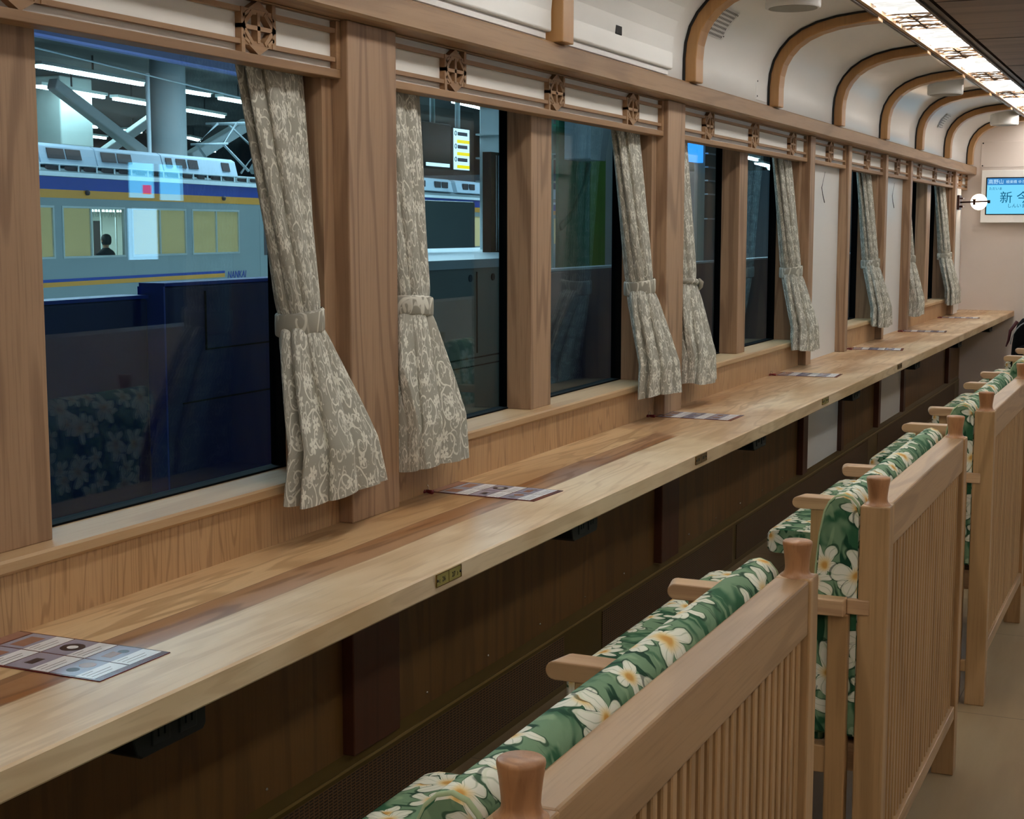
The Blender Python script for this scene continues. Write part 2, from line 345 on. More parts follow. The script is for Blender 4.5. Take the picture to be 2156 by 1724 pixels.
# ------------------------------------------------------------------ mesh helpers
ROOT = {}
class MB:
    def __init__(s): s.v = []; s.f = []; s.uv = {}; s.sm = []
    def add(s, vs, fs, uvs=None, smooth=False):
        b = len(s.v); s.v += [tuple(p) for p in vs]
        for i, f in enumerate(fs):
            s.f.append(tuple(a+b for a in f)); s.sm.append(smooth)
            if uvs: s.uv[len(s.f)-1] = uvs[i]
        return s
    def box(s, x0, x1, y0, y1, z0, z1):
        x0, x1 = min(x0, x1), max(x0, x1); y0, y1 = min(y0, y1), max(y0, y1); z0, z1 = min(z0, z1), max(z0, z1)
        vs = [(x0, y0, z0), (x1, y0, z0), (x1, y1, z0), (x0, y1, z0), (x0, y0, z1), (x1, y0, z1), (x1, y1, z1), (x0, y1, z1)]
        return s.add(vs, [(0, 3, 2, 1), (4, 5, 6, 7), (0, 1, 5, 4), (1, 2, 6, 5), (2, 3, 7, 6), (3, 0, 4, 7)])
    def prism(s, prof, a0, a1, axis='y', smooth=False):
        """closed 2-D outline extruded along an axis; outline is (x,z) for y, (y,z) for x, (x,y) for z"""
        n = len(prof)
        def P(p, a): return {'y': (p[0], a, p[1]), 'x': (a, p[0], p[1]), 'z': (p[0], p[1], a)}[axis]
        vs = [P(p, a0) for p in prof]+[P(p, a1) for p in prof]
        fs = [(i, (i+1) % n, n+(i+1) % n, n+i) for i in range(n)]
        s.add(vs, fs, smooth=smooth); s.add(vs, [tuple(range(n-1, -1, -1)), tuple(range(n, 2*n))]); return s
    def lathe(s, prof, c, n=24, axis='z', smooth=True, sx=1.0, sy=1.0):
        vs, fs = [], []
        for r, h in prof:
            for k in range(n):
                a = 2*PI*k/n; u, v = r*math.cos(a)*sx, r*math.sin(a)*sy
                vs.append({'z': (c[0]+u, c[1]+v, c[2]+h), 'y': (c[0]+u, c[1]+h, c[2]+v), 'x': (c[0]+h, c[1]+u, c[2]+v)}[axis])
        for j in range(len(prof)-1):
            for k in range(n): fs.append((j*n+k, j*n+(k+1) % n, (j+1)*n+(k+1) % n, (j+1)*n+k))
        s.add(vs, fs, smooth=smooth)
        s.add(vs[:n], [tuple(range(n-1, -1, -1))]); s.add(vs[-n:], [tuple(range(n))]); return s
    def tube(s, path, r, n=8, smooth=True):
        path = [Vector(p) for p in path]; vs, fs = [], []; prev = Vector((0.13, 0.31, 0.94))
        for i, p in enumerate(path):
            t = (path[min(i+1, len(path)-1)]-path[max(i-1, 0)]).normalized()
            u = t.cross(prev); u = u.normalized() if u.length > 1e-4 else t.cross(Vector((1, 0, 0))).normalized()
            v = u.cross(t).normalized(); prev = v.cross(u) if False else prev
            rr = r[i] if isinstance(r, (list, tuple)) else r
            for k in range(n):
                a = 2*PI*k/n; vs.append(p+u*math.cos(a)*rr+v*math.sin(a)*rr)
        for i in range(len(path)-1):
            for k in range(n): fs.append((i*n+k, i*n+(k+1) % n, (i+1)*n+(k+1) % n, (i+1)*n+k))
        fs += [tuple(range(n-1, -1, -1)), tuple(range((len(path)-1)*n, len(path)*n))]
        return s.add(vs, fs, smooth=smooth)
    def bar(s, a, b, w, h):
        """box-section bar between two points"""
        a, b = Vector(a), Vector(b); t = (b-a).normalized(); u = t.cross(Vector((0, 0, 1)))
        u = u.normalized() if u.length > 1e-3 else Vector((1, 0, 0)); v = u.cross(t)
        q = [(-w/2, -h/2), (w/2, -h/2), (w/2, h/2), (-w/2, h/2)]
        vs = [a+u*x+v*y for x, y in q]+[b+u*x+v*y for x, y in q]
        return s.add(vs, [(0, 1, 2, 3), (4, 7, 6, 5), (0, 4, 5, 1), (1, 5, 6, 2), (2, 6, 7, 3), (3, 7, 4, 0)])
    def build(s, name, mat, parent=None, bevel=0.0, seg=2):
        me = bpy.data.meshes.new(name); off = ROOT.get(parent.name, (0, 0, 0)) if parent else (0, 0, 0)
        me.from_pydata([(a-off[0], b-off[1], c-off[2]) for a, b, c in s.v], [], s.f)
        for p, sm in zip(me.polygons, s.sm): p.use_smooth = sm
        if s.uv:
            L = me.uv_layers.new(name='UVMap')
            for p in me.polygons:
                u = s.uv.get(p.index)
                if u:
                    for k, li in enumerate(p.loop_indices): L.data[li].uv = u[k]
        bm = bmesh.new(); bm.from_mesh(me); bmesh.ops.recalc_face_normals(bm, faces=bm.faces); bm.to_mesh(me); bm.free()
        me.materials.append(mat)
        o = bpy.data.objects.new(name, me); COL.objects.link(o)
        if parent: o.parent = parent; ROOT[o.name] = off
        if bevel:
            b = o.modifiers.new('bevel', 'BEVEL'); b.width = bevel; b.segments = seg; b.limit_method = 'ANGLE'; b.angle_limit = math.radians(40)
            b.harden_normals = False
        return o
def B(x0, x1, y0, y1, z0, z1): return MB().box(x0, x1, y0, y1, z0, z1)
def props(o, label=None, cat=None, group=None, kind=None):
    if label: o['label'] = label
    if cat: o['category'] = cat
    if group: o['group'] = group
    if kind: o['kind'] = kind
    return o
def thing(name, label, cat, loc, group=None, rot=0.0):
    o = bpy.data.objects.new(name, None); COL.objects.link(o); o.location = loc; o.rotation_euler = (0, 0, rot); o.empty_display_size = 0.1
    ROOT[o.name] = tuple(loc) if rot == 0.0 else (0, 0, 0)      # rotated things are built in their own frame
    return props(o, label, cat, group)
def struct(o, label=None):
    o['kind'] = 'structure'
    if label: o['label'] = label
    return o
def sbox(name, mat, *b, bevel=0.0, label=None): return struct(B(*b).build(name, mat, None, bevel), label)
def copy_tree(o, parent=None):
    c = o.copy(); COL.objects.link(c); c.parent = parent
    if o.name in ROOT: ROOT[c.name] = ROOT[o.name]
    for ch in list(o.children): copy_tree(ch, c)
    return c
def text_mesh(s, size, xf, name, mat, parent, depth=0.0, align='LEFT', label=None):
    cu = bpy.data.curves.new('lettering', 'FONT'); cu.body = s; cu.size = size; cu.extrude = depth; cu.align_x = align; cu.resolution_u = 3
    to = bpy.data.objects.new('lettering_tmp', cu); COL.objects.link(to)
    dg = bpy.context.evaluated_depsgraph_get(); dg.update()
    me = bpy.data.meshes.new_from_object(to.evaluated_get(dg)); bpy.data.objects.remove(to, do_unlink=True)
    off = ROOT.get(parent.name, (0, 0, 0)); me.transform(Matrix.Translation(Vector((-off[0], -off[1], -off[2]))) @ xf)
    me.materials.clear(); me.materials.append(mat)
    o = bpy.data.objects.new(name, me); COL.objects.link(o); o.parent = parent; ROOT[o.name] = off
    if label: o['label'] = label
    return o

# ================================================================== ROOM SHELL
Y0, Y1 = -1.6, 12.8          # car interior length
XR = 1.15                    # opposite wall
sbox('floor', M['floor'], -1.9, XR+0.1, Y0, Y1+0.1, -0.05, 0)
# side wall facing the counter: lower wall (two levels), dado veneer, blank panels and pieces round the windows
OPEN = [(1.0, 2.80), (3.11, 4.96), (5.27, 7.10), (8.17, 9.03), (10.11, 11.95)]      # window openings along y
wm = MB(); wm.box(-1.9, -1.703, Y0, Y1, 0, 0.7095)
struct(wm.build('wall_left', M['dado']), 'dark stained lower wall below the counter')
SILL_Z, WT = 0.8815, 1.80
dv = MB(); last = Y0
for a, b in OPEN: dv.box(-1.9, -1.705, a-0.05, b+0.05, 0.7095, 0.856)
struct(dv.build('trim_1', M['veneer']), 'strip of light striped veneer between counter and window sills')
# wall body between openings and above windows (white laminate curving into the ceiling)
wb = MB(); prev = Y0
for a, b in OPEN+[(Y1, Y1)]:
    if a > prev: wb.box(-1.845, -1.725, prev+0.006, a-0.006, 0.70, WT)
    prev = b
wb.box(-1.845, -1.725, Y0, Y1, WT, 1.93)
for a, b in OPEN: wb.box(-1.845, -1.815, a, b, 0.70, 0.855)
struct(wb.build('wall_left_upper', M['white_panel']), 'white wall between the windows')
PROF = [(-1.65, 1.87), (-1.65, 2.00), (-1.645, 2.055), (-1.630, 2.11), (-1.603, 2.157), (-1.565, 2.199), (-1.515, 2.233), (-1.45, 2.26), (-1.37, 2.279), (-1.28, 2.290), (-1.20, 2.295)]
def offprof(d):
    out = []
    for i, p in enumerate(PROF):
        a = Vector(PROF[max(i-1, 0)]); b = Vector(PROF[min(i+1, len(PROF)-1)]); t = (b-a).normalized(); n = Vector((t.y, -t.x))
        out.append((p[0]+n.x*d, p[1]+n.y*d))
    return out
cp = MB(); back = [(-1.20, 2.40), (-1.98, 2.40), (-1.98, 1.87)]
cp.prism(PROF+back, Y0, Y1, 'y', smooth=True)
struct(cp.build('ceiling', M['white_wall']), 'white coved ceiling')
# ceiling middle, opposite cove, opposite wall
sbox('ceiling_middle', M['ceilwood'], -0.926, 0.36, Y0, Y1, 2.262, 2.40)
jm = MB()
for k in range(12): jm.box(-0.926, 0.36, 1.1+k*1.213, 1.104+k*1.213, 2.2605, 2.2625)
struct(jm.build('trim_2', M['shadow_gap']), 'thin joints between brown ceiling boards')
sbox('trim_3', M['shadow_gap'], -0.953, -0.926, Y0, Y1, 2.30, 2.40)
sbox('trim_4', M['lamp_dark'], -0.978, -0.953, Y0, Y1, 2.272, 2.40)
MIR = lambda pr: [(-0.566-x, z) for x, z in pr]
cp2 = MB(); cp2.prism(MIR(PROF)+[(0.634, 2.40), (1.414, 2.40), (1.414, 1.85)], Y0, Y1, 'y', smooth=True)
struct(cp2.build('ceiling_far_side', M['white_wall']))
wr = MB(); wr.box(XR, XR+0.2, Y0, Y1, 0, 0.9); wr.box(XR, XR+0.2, Y0, Y1, 1.75, 1.93)
for a, b in [(Y0, 0.4), (3.4, 4.0), (7.6, 8.2), (11.2, Y1)]: wr.box(XR, XR+0.2, a, b, 0.9, 1.75)
struct(wr.build('wall_right', M['end_wall']))
sbox('wall_far', M['end_wall'], -1.98, XR+0.3, Y1, Y1+0.12, 0, 2.4)
sbox('wall_near', M['end_wall'], -1.98, XR+0.3, Y0-0.12, Y0, 0, 2.4)

# cornice beam and posts
def trim(n, mb, mat, label, bevel=0.003): return struct(mb.build('trim_%d' % n, mat, None, bevel), label)
cb = MB(); cb.prism([(-1.72, 1.852), (-1.626, 1.852), (-1.62, 1.858), (-1.62, 1.912), (-1.626, 1.918), (-1.72, 1.918)], Y0, 12.80, 'y')
trim(5, cb, M['beam'], 'long wooden cornice beam above the windows', 0.0)
POSTS = [(2.845, 3.063), (5.02, 5.215), (7.165, 7.265), (8.05, 8.12), (9.11, 9.18), (9.98, 10.055), (11.995, 12.08)]
pl = ['wide wooden post between the first and second window bay', 'wooden post between the second and third window bay', 'post left of the first blank white panel',
      'slim post right of the first blank white panel', 'slim post left of the second blank white panel', 'slim post right of the second blank white panel', 'last slim post before the end wall']
for i, (a, b) in enumerate(POSTS):
    trim(6+i, MB().box(-1.755, -1.67, a, b, 0.755, 1.8515), M['post'], pl[i])
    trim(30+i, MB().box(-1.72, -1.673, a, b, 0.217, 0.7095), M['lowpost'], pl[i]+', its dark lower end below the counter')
trim(13, MB().box(-1.755, -1.67, Y0, 0.95, 0.216, 1.8515), M['post'], 'wooden post left of the first window')
# ribs
RIBS = [5.115, 6.27, 7.52, 8.745, 9.965, 11.185, 12.385]
rl = ['nearest', 'second nearest', 'third', 'fourth', 'fifth', 'sixth', 'farthest']
inn = offprof(0.047)
for i, y in enumerate(RIBS):
    rb = MB(); pr = [(-1.65, 1.919)]+PROF[1:]; q = [(-1.603, 1.919)]+inn[1:]
    n = len(pr); vs = []; fs = []
    for (ax, az), (bx, bz) in zip(pr, q):
        nx, nz = (ax-bx)*0.1, (az-bz)*0.1
        vs += [(ax+nx, y, az+nz), (ax+nx, y+0.088, az+nz), (bx, y+0.088, bz), (bx, y, bz)]
    for k in range(n-1):
        for j in range(4): fs.append((k*4+j, k*4+(j+1) % 4, (k+1)*4+(j+1) % 4, (k+1)*4+j))
    fs += [(0, 1, 2, 3), (n*4-4, n*4-1, n*4-2, n*4-3)]
    rb.add(vs, fs); ro = trim(14+i, rb, M['rib'], '%s curved wooden rib of the ceiling' % rl[i], 0.004)
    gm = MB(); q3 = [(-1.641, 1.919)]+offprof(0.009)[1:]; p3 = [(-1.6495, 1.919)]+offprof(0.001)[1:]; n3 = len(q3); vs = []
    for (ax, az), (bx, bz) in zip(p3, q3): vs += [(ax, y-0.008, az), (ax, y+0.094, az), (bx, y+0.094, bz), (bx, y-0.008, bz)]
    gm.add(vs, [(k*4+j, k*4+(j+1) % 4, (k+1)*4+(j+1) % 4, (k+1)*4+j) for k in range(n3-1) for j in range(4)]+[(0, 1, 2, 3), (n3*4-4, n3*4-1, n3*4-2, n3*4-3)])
    gm.build('painted_rib_shadow', M['shadow_gap'], ro)  # black strip paints the shade line between rib and wall
trim(21, MB().box(-1.66, -1.598, 3.885, 3.965, 1.918, 2.20), M['rib'], 'straight wooden strip between the white equipment covers')

# recessed covers above the cornice
def cover(y0, y1, label):
    t = thing('equipment_cover', label, 'cover panel', (-1.62, (y0+y1)/2, 1.95), 'white covers above the cornice')
    fo = offprof(0.022); bo = offprof(0.002)
    pr = [(-1.648, 1.944), (-1.632, 1.944), (-1.628, 1.948)]+[(x, z) for x, z in fo[1:8]]+[(x, z) for x, z in bo[7:0:-1]]
    MB().prism(pr, y0, y1, 'y').build('panel', M['white_wall'], t, 0.004)
    B(-1.648, -1.640, y0+0.01, y1-0.01, 1.926, 1.9435).build('bottom_lip', M['white_plastic'], t)
    return t
cover(2.6, 3.872, 'white curved cover left of the straight wooden strip')
c2 = cover(3.985, 4.93, 'white curved cover with a small square hole, right of the wooden strip')
sq = MB().box(-1.630, -1.6255, 4.374, 4.43, 1.998, 2.026)
o = sq.build('square_opening', M['black_plastic'], c2, 0.003); o['label'] = 'small dark square hole'

# ================================================================== WINDOWS
def window(n, a, b, mull, label):
    w_ = thing('window_%d' % n, label, 'window', (-1.80, (a+b)/2, SILL_Z)); struct(w_); del w_['category']
    fr = MB()
    # wooden jambs and head lining
    fr.box(-1.815, -1.708, a-0.05, a, SILL_Z, 1.80); fr.box(-1.815, -1.708, b, b+0.05, SILL_Z, 1.80); fr.box(-1.815, -1.74, a, b, 1.79, 1.80)
    fr.build('window_frame', M['post'], w_)
    g = MB().box(-1.836, -1.832, a, b, SILL_Z-0.01, 1.80)
    g.build('glass_pane', M['glass'], w_)
    k = MB()
    segs = [(a, b)] if mull is None else [(a, mull[0]+0.02), (mull[1]-0.02, b)]
    for p, q in segs:
        k.box(-1.850, -1.8135, p-0.02, p+0.004, SILL_Z-0.02, 1.80); k.box(-1.850, -1.8135, q-0.004, q+0.02, SILL_Z-0.02, 1.80); k.box(-1.850, -1.8135, p, q, SILL_Z-0.03, SILL_Z+0.004)
    k.build('rubber_seal', M['black_rubber'], w_)
    s = MB().prism([(-1.815, 0.856), (-1.699, 0.856), (-1.693, 0.862), (-1.693, 0.877), (-1.697, SILL_Z), (-1.815, SILL_Z)], a-0.05, b+0.05, 'y')
    s.build('window_sill', M['sill'], w_)
    if mull: B(-1.817, -1.74, mull[0], mull[1], SILL_Z, 1.80).build('mullion', M['post'], w_, 0.002)
    return w_
window(1, OPEN[0][0], OPEN[0][1], (1.80, 1.961), 'nearest window, with the blue gates and far train outside')
window(2, OPEN[1][0], OPEN[1][1], (3.995, 4.146), 'second window, split by a broad wooden mullion')
window(3, OPEN[2][0], OPEN[2][1], (6.185, 6.312), 'third window, split by a wooden mullion, just before the blank white panel')
window(4, OPEN[3][0], OPEN[3][1], None, 'narrow window between the two blank white panels')
window(5, OPEN[4][0], OPEN[4][1], (11.10, 11.27), 'farthest window beside the end wall')
for n, (a, b) in enumerate([(7.265, 8.05), (9.18, 9.98)]):
    for z0, z1, nm in ((0.755, 1.80, 'upper'), (0.217, 0.709, 'lower')):
        x = -1.722 if z0 > 0.7 else -1.6955
        sbox('trim_%d' % (22+2*n+(nm == 'lower')), M['white_panel'], x-0.008, x, a, b, z0, z1, label='%s blank white wall panel, %s' % (('first', 'second')[n], nm))
    wy = (7.66, 9.63)[n]
    tw = MB().tube([(-1.718, wy+0.035, 1.70), (-1.716, wy-0.01, 1.655), (-1.715, wy-0.045, 1.618), (-1.715, wy-0.02, 1.585), (-1.716, wy+0.03, 1.545)], [0.0008, 0.001, 0.0016, 0.002, 0.0024], 6)
    props(tw.build('bent_wire', M['black_plastic']), 'thin bent dark wire hanging on the %s blank white panel' % ('first' if n == 0 else 'second'), 'wire', 'bent wires on the blank white panels')

# ================================================================== LATTICE TRANSOMS
VX = -1.685
def transom(y0, y1, cents, label):
    t = thing('lattice_transom', label, 'transom', (VX, (y0+y1)/2, 1.728), 'wooden lattice transoms under the cornice')
    fr = MB(); fr.box(VX-0.045, VX, y0, y1, 1.728, 1.746); fr.box(VX-0.045, VX, y0, y1, 1.8485, 1.8515)
    fr.box(VX-0.045, VX, y0, y0+0.018, 1.746, 1.848); fr.box(VX-0.045, VX, y1-0.018, y1, 1.746, 1.848)
    fr.build('frame', M['lattice'], t, 0.0015)
    B(VX-0.030, VX-0.016, y0+0.01, y1-0.01, 1.740, 1.8505).build('white_board', M['white_insert'], t)
    for z in (1.7615, 1.822): B(VX-0.015, VX-0.003, y0+0.016, y1-0.016, z, z+0.0095).build('slat', M['lattice'], t)
    xa, xb = VX-0.0158, VX-0.001
    for c in cents:
        m = MB(); L, R, hw = c-0.06, c+0.06, 0.006
        m.box(xa, xb, L, L+2*hw, 1.746, 1.832); m.box(xa, xb, R-2*hw, R, 1.7615, 1.848)
        m.box(xa, xb, c-0.005, c+0.005, 1.768, 1.826); m.box(xa, xb, L, R, 1.792, 1.8005)
        for sg in (1, -1):
            m.prism([(c-0.035, 1.8315), (c+0.035, 1.8315), (c+0.004, 1.848), (c-0.004, 1.848)] if sg > 0 else [(c-0.035, 1.7620), (c+0.035, 1.7620), (c+0.004, 1.746), (c-0.004, 1.746)], xa, xb, 'x')
        def diag(p, q, w_=0.0045):
            (ya, za), (yb, zb) = p, q; d = Vector((yb-ya, zb-za)).normalized(); nx, nz = -d.y*w_, d.x*w_
            m.prism([(ya+nx, za+nz), (yb+nx, zb+nz), (yb-nx, zb-nz), (ya-nx, za-nz)], xa, xb, 'x')
        for s_ in (1, -1):
            diag((c+s_*0.022, 1.826), (c+s_*0.054, 1.797)); diag((c+s_*0.022, 1.767), (c+s_*0.054, 1.797))
            diag((c+s_*0.032, 1.827), (c+s_*0.054, 1.815), 0.003); diag((c+s_*0.032, 1.766), (c+s_*0.054, 1.779), 0.003)
        m.build('hexagon_fretwork', M['lattice'], t)
    return t
transom(1.0, 2.843, [1.21, 1.87, 2.533], 'lattice transom over the nearest window')
transom(3.065, 5.018, [3.40, 4.056, 4.706], 'lattice transom with three hexagon fretworks over the second window')
transom(5.217, 7.163, [5.57, 6.225, 6.885], 'lattice transom with three hexagon fretworks over the third window')
transom(7.267, 8.048, [7.68], 'single-fretwork lattice transom over the nearer blank white panel')
transom(8.122, 9.108, [8.65], 'single-fretwork lattice transom over the narrow fourth window')
transom(9.182, 9.978, [9.61], 'single-fretwork lattice transom over the farther blank white panel')
transom(10.057, 11.993, [10.45, 11.11, 11.77], 'three-fretwork lattice transom over the farthest window')
transom(12.082, 12.78, [12.43], 'short lattice transom beside the end wall, above the wall lamp')

# ================================================================== COUNTER
ct = thing('counter', 'long pale wooden counter running below the windows to the end wall', 'counter', (-1.285, 5.6, 0.7095))
cm = MB(); cm.prism([(-1.705, 0.7095), (-1.289, 0.7095), (-1.285, 0.7135), (-1.285, 0.7515), (-1.2885, 0.755), (-1.705, 0.755)], -0.8, 12.8, 'y')
for a, b in [(7.265, 8.05), (9.18, 9.98), (12.08, 12.8)]: cm.box(-1.7225, -1.705, a, b, 0.7095, 0.755)
ROOT[ct.name] = (0, 0, 0); ct.location = (0, 0, 0)
cm.build('countertop', M['counter'], ct)
ct.location = (0, 0, 0)
# wall behind notch, ledge with heater box and grilles
bb = thing('heater_casing', 'low bronze heater casing along the foot of the window wall', 'heater', (-1.69, 5.6, 0))
hc = MB(); hc.prism([(-1.7025, 0.0), (-1.692, 0.0), (-1.692, 0.180), (-1.694, 0.183), (-1.7025, 0.2155)], -1.0, 12.75, 'y')
hc.build('casing', M['bronze'], bb)
B(-1.6935, -1.690, -1.0, 12.75, 0.181, 0.187).build('edge_strip', M['bronze_edge'], bb)
for a, b in [(0.6, 4.14), (4.47, 6.0), (6.06, 8.9), (9.2, 12.5)]:
    B(-1.694, -1.6895, a, b, 0.022, 0.170).build('grille', M['grille'], bb)
yy = 2.1
for k in range(22): MB().lathe([(0.004, 0), (0.004, 0.002), (0.002, 0.003)], (-1.7025, 2.17+k*0.362, 0.246), 8, 'x').build('screw', M['screw'], bb)

# under-counter socket boxes
def socket_box(y, label):
    t = thing('socket_box', label, 'socket', (-1.38, y, 0.65), 'black socket boxes under the counter')
    pr = [(y-0.092, 0.7095), (y+0.092, 0.7095), (y+0.092, 0.658), (y+0.085, 0.65), (y-0.062, 0.65), (y-0.075, 0.658)]
    m = MB(); n = len(pr)
    vs = [(-1.44, p, z) for p, z in pr]+[(-1.335, p, z) for p, z in pr]
    m.add(vs, [(i, (i+1) % n, n+(i+1) % n, n+i) for i in range(n)]+[tuple(range(n)), tuple(range(2*n-1, n-1, -1))])
    m.build('housing', M['black_plastic'], t, 0.003)
    for yc in (y-0.02, y+0.045):
        m = MB().box(-1.337, -1.3325, yc-0.021, yc+0.021, 0.662, 0.700); so = m.build('outlet', M['grey_plastic'], t, 0.002)
        m = MB().box(-1.333, -1.3318, yc-0.009, yc-0.006, 0.674, 0.688).box(-1.333, -1.3318, yc+0.006, yc+0.009, 0.674, 0.688); m.build('slot', M['black_rubber'], so)
    return t
sl = ['nearest', 'second nearest', 'third', 'fourth', 'fifth', 'sixth', 'farthest']
for i, y in enumerate([1.735, 3.40, 5.06, 6.72, 8.38, 10.04, 11.7]): socket_box(y, '%s black socket box under the counter edge' % sl[i])

# brass seat plates on the counter edge
def plate(y, label, mat, txt):
    t = thing('seat_number_plate', label, 'plate', (-1.285, y, 0.738), 'brass seat plates on the counter edge')
    B(-1.2855, -1.2825, y-0.053, y+0.053, 0.7255, 0.750).build('plate', mat, t, 0.0012)
    fr = MB(); fr.box(-1.2830, -1.2815, y-0.053, y+0.053, 0.7488, 0.7505); fr.box(-1.2830, -1.2815, y-0.053, y+0.053, 0.725, 0.7262)
    fr.box(-1.2830, -1.2815, y-0.054, y-0.0525, 0.725, 0.7505); fr.box(-1.2830, -1.2815, y+0.0525, y+0.054, 0.725, 0.7505); fr.box(-1.2828, -1.2820, y-0.0006, y+0.0006, 0.7262, 0.7488)
    fr.build('rim', M['brass_dark'], t)
    for s_ in (-1, 1):
        MB().lathe([(0.003, 0), (0.003, 0.0012), (0.0012, 0.002)], (-1.2825, y+s_*0.049, 0.7375), 10, 'x').build('screw', M['ink'], t)
    # lettering faces +x: text right axis -> +y
    def tx(s, yy, sz, nm='lettering'):
        xf = Matrix(((0, 0, 1, -1.2822), (1, 0, 0, yy), (0, 1, 0, 0.7375-sz*0.36), (0, 0, 0, 1)))
        text_mesh(s, sz, xf, nm, M['ink'], t, 0.0002, 'CENTER')
    if txt:
        tx('‹', y-0.040, 0.016); tx(txt[0], y-0.022, 0.014); tx(txt[1], y+0.020, 0.014); tx('›', y+0.037, 0.016)
    else:
        mk = MB()
        for q in (-0.038, -0.026, -0.018, 0.016, 0.024, 0.036): mk.box(-1.2826, -1.2821, y+q-0.002, y+q+0.002, 0.733, 0.742)
        mk.build('worn_engraving', M['ink'], t)
plate(2.549, 'brass seat plate reading 26 and 27 on the counter edge', M['brass'], ('26', '27'))
plate(4.203, 'orange brass seat plate on the counter edge, second from the camera', M['brass_dark'], None)
plate(5.855, 'pale brass seat plate on the counter edge, third from the camera', M['brass'], None)
plate(7.516, 'dark seat plate on the counter edge, fourth from the camera', M['brass_dark'], None)

# menu cards
def card(yc, rot, label, xc=-1.558):
    T = 0.7552
    t = thing('menu_card', label, 'menu card', (xc, yc, T), 'laminated menu cards on the counter', rot)
    W_, D_ = 0.302, 0.165        # along x, along y
    B(-W_/2, W_/2, -D_/2, D_/2, 0, 0.0016).build('backing', M['card_red'], t)
    cw = (W_-0.011-0.035)/3
    B(-W_/2+0.004, -W_/2+0.030, -D_/2+0.004, D_/2-0.004, 0.0016, 0.0019).build('header_strip', M['card_brown'], t)
    disc = lambda m, x, y, r, z=0.0019: m.lathe([(r, 0), (r, 0.0002)], (x, y, z), 14)
    for i in range(3):
        for j in range(2):
            x0 = -W_/2+0.035+i*cw; y0 = -D_/2+0.004+j*(D_/2-0.002); x1 = x0+cw-0.003; y1 = y0+D_/2-0.006
            p_ = B(x0, x0+(x1-x0)*0.58, y0, y1, 0.0016, 0.0019).build('photo_field', M['card_blue'], t)
            q_ = B(x0+(x1-x0)*0.58, x1, y0, y1, 0.0016, 0.0019).build('text_field', M['card_white'], t)
            xm, ym = x0+(x1-x0)*0.28, (y0+y1)/2; dk, br = MB(), MB()
            if (i, j) == (1, 1): disc(dk, xm+0.004, ym, 0.020); disc(MB(), 0, 0, 1); c_ = MB(); disc(c_, xm+0.004, ym, 0.009, 0.0021); c_.build('dish_centre', M['card_white'], p_)
            elif (i, j) == (0, 1): br.box(xm-0.012, xm+0.016, ym-0.028, ym+0.022, 0.0019, 0.0021)
            elif j == 1: br.box(xm-0.008, xm+0.010, ym-0.022, ym+0.006, 0.0019, 0.0021); disc(dk, xm+0.006, ym+0.014, 0.009)
            elif i == 0: br.box(xm-0.018, xm+0.018, ym-0.02, ym+0.02, 0.0019, 0.0021)
            elif i == 1: dk.box(xm-0.006, xm+0.010, ym-0.016, ym+0.012, 0.0019, 0.0021)
            else: disc(dk, xm, ym-0.014, 0.010); disc(br, xm+0.004, ym+0.014, 0.013)
            if dk.v: dk.build('dish_picture', M['card_dark'], p_)
            if br.v: br.build('dish_picture', M['card_brown'], p_)
            ln = MB()
            for q in range(3):
                xx = x0+(x1-x0)*(0.66+0.11*q); ln.box(xx, xx+0.0012, y0+0.006, y0+(0.03, 0.06, 0.052)[q], 0.0019, 0.00205)
            ln.build('printed_lines', M['card_dark'], q_)
    # tassel cord and ring at the wall end
    rg = MB(); rg.tube([(-W_/2+0.010+0.004*math.cos(a), -D_/2-0.010, 0.012+0.008*math.sin(a)) for a in [k*PI/5 for k in range(11)]], 0.0009, 6)
    rg.build('metal_ring', M['screw'], t)
    cd = MB(); cd.tube([(-W_/2+0.016, -D_/2+0.012, 0.003), (-W_/2+0.010, -D_/2-0.002, 0.004), (-W_/2+0.008, -D_/2-0.012, 0.005), (-W_/2+0.018, -D_/2-0.020, 0.0055), (-W_/2+0.034, -D_/2-0.026, 0.0055)], [0.0014, 0.0014, 0.0035, 0.0045, 0.0055], 8)
    cd.lathe([(0.002, 0), (0.006, 0.002), (0.0062, 0.004), (0.002, 0.009)], (-W_/2+0.008, -D_/2-0.022, 0.0005), 10)
    cd.build('red_tassel', M['tassel'], t)
    return t
cards = [(1.755, 0.0), (3.352, -0.05), (5.035, 0.0), (6.70, 0.05), (8.33, 0.12), (9.93, 0.1), (11.6, 0.1)]
cn = ['nearest', 'second', 'third', 'fourth', 'fifth', 'sixth', 'farthest']
card0 = None
for i, (y, r) in enumerate(cards):
    lab = '%s maroon-edged menu card lying on the counter%s' % (cn[i], ' with its pictures readable' if i == 0 else ', counted from the camera')
    if card0 is None: card0 = card(y, r or 1e-4, lab)
    else: c_ = copy_tree(card0); c_.location.y = y; c_.rotation_euler.z = r; c_['label'] = lab

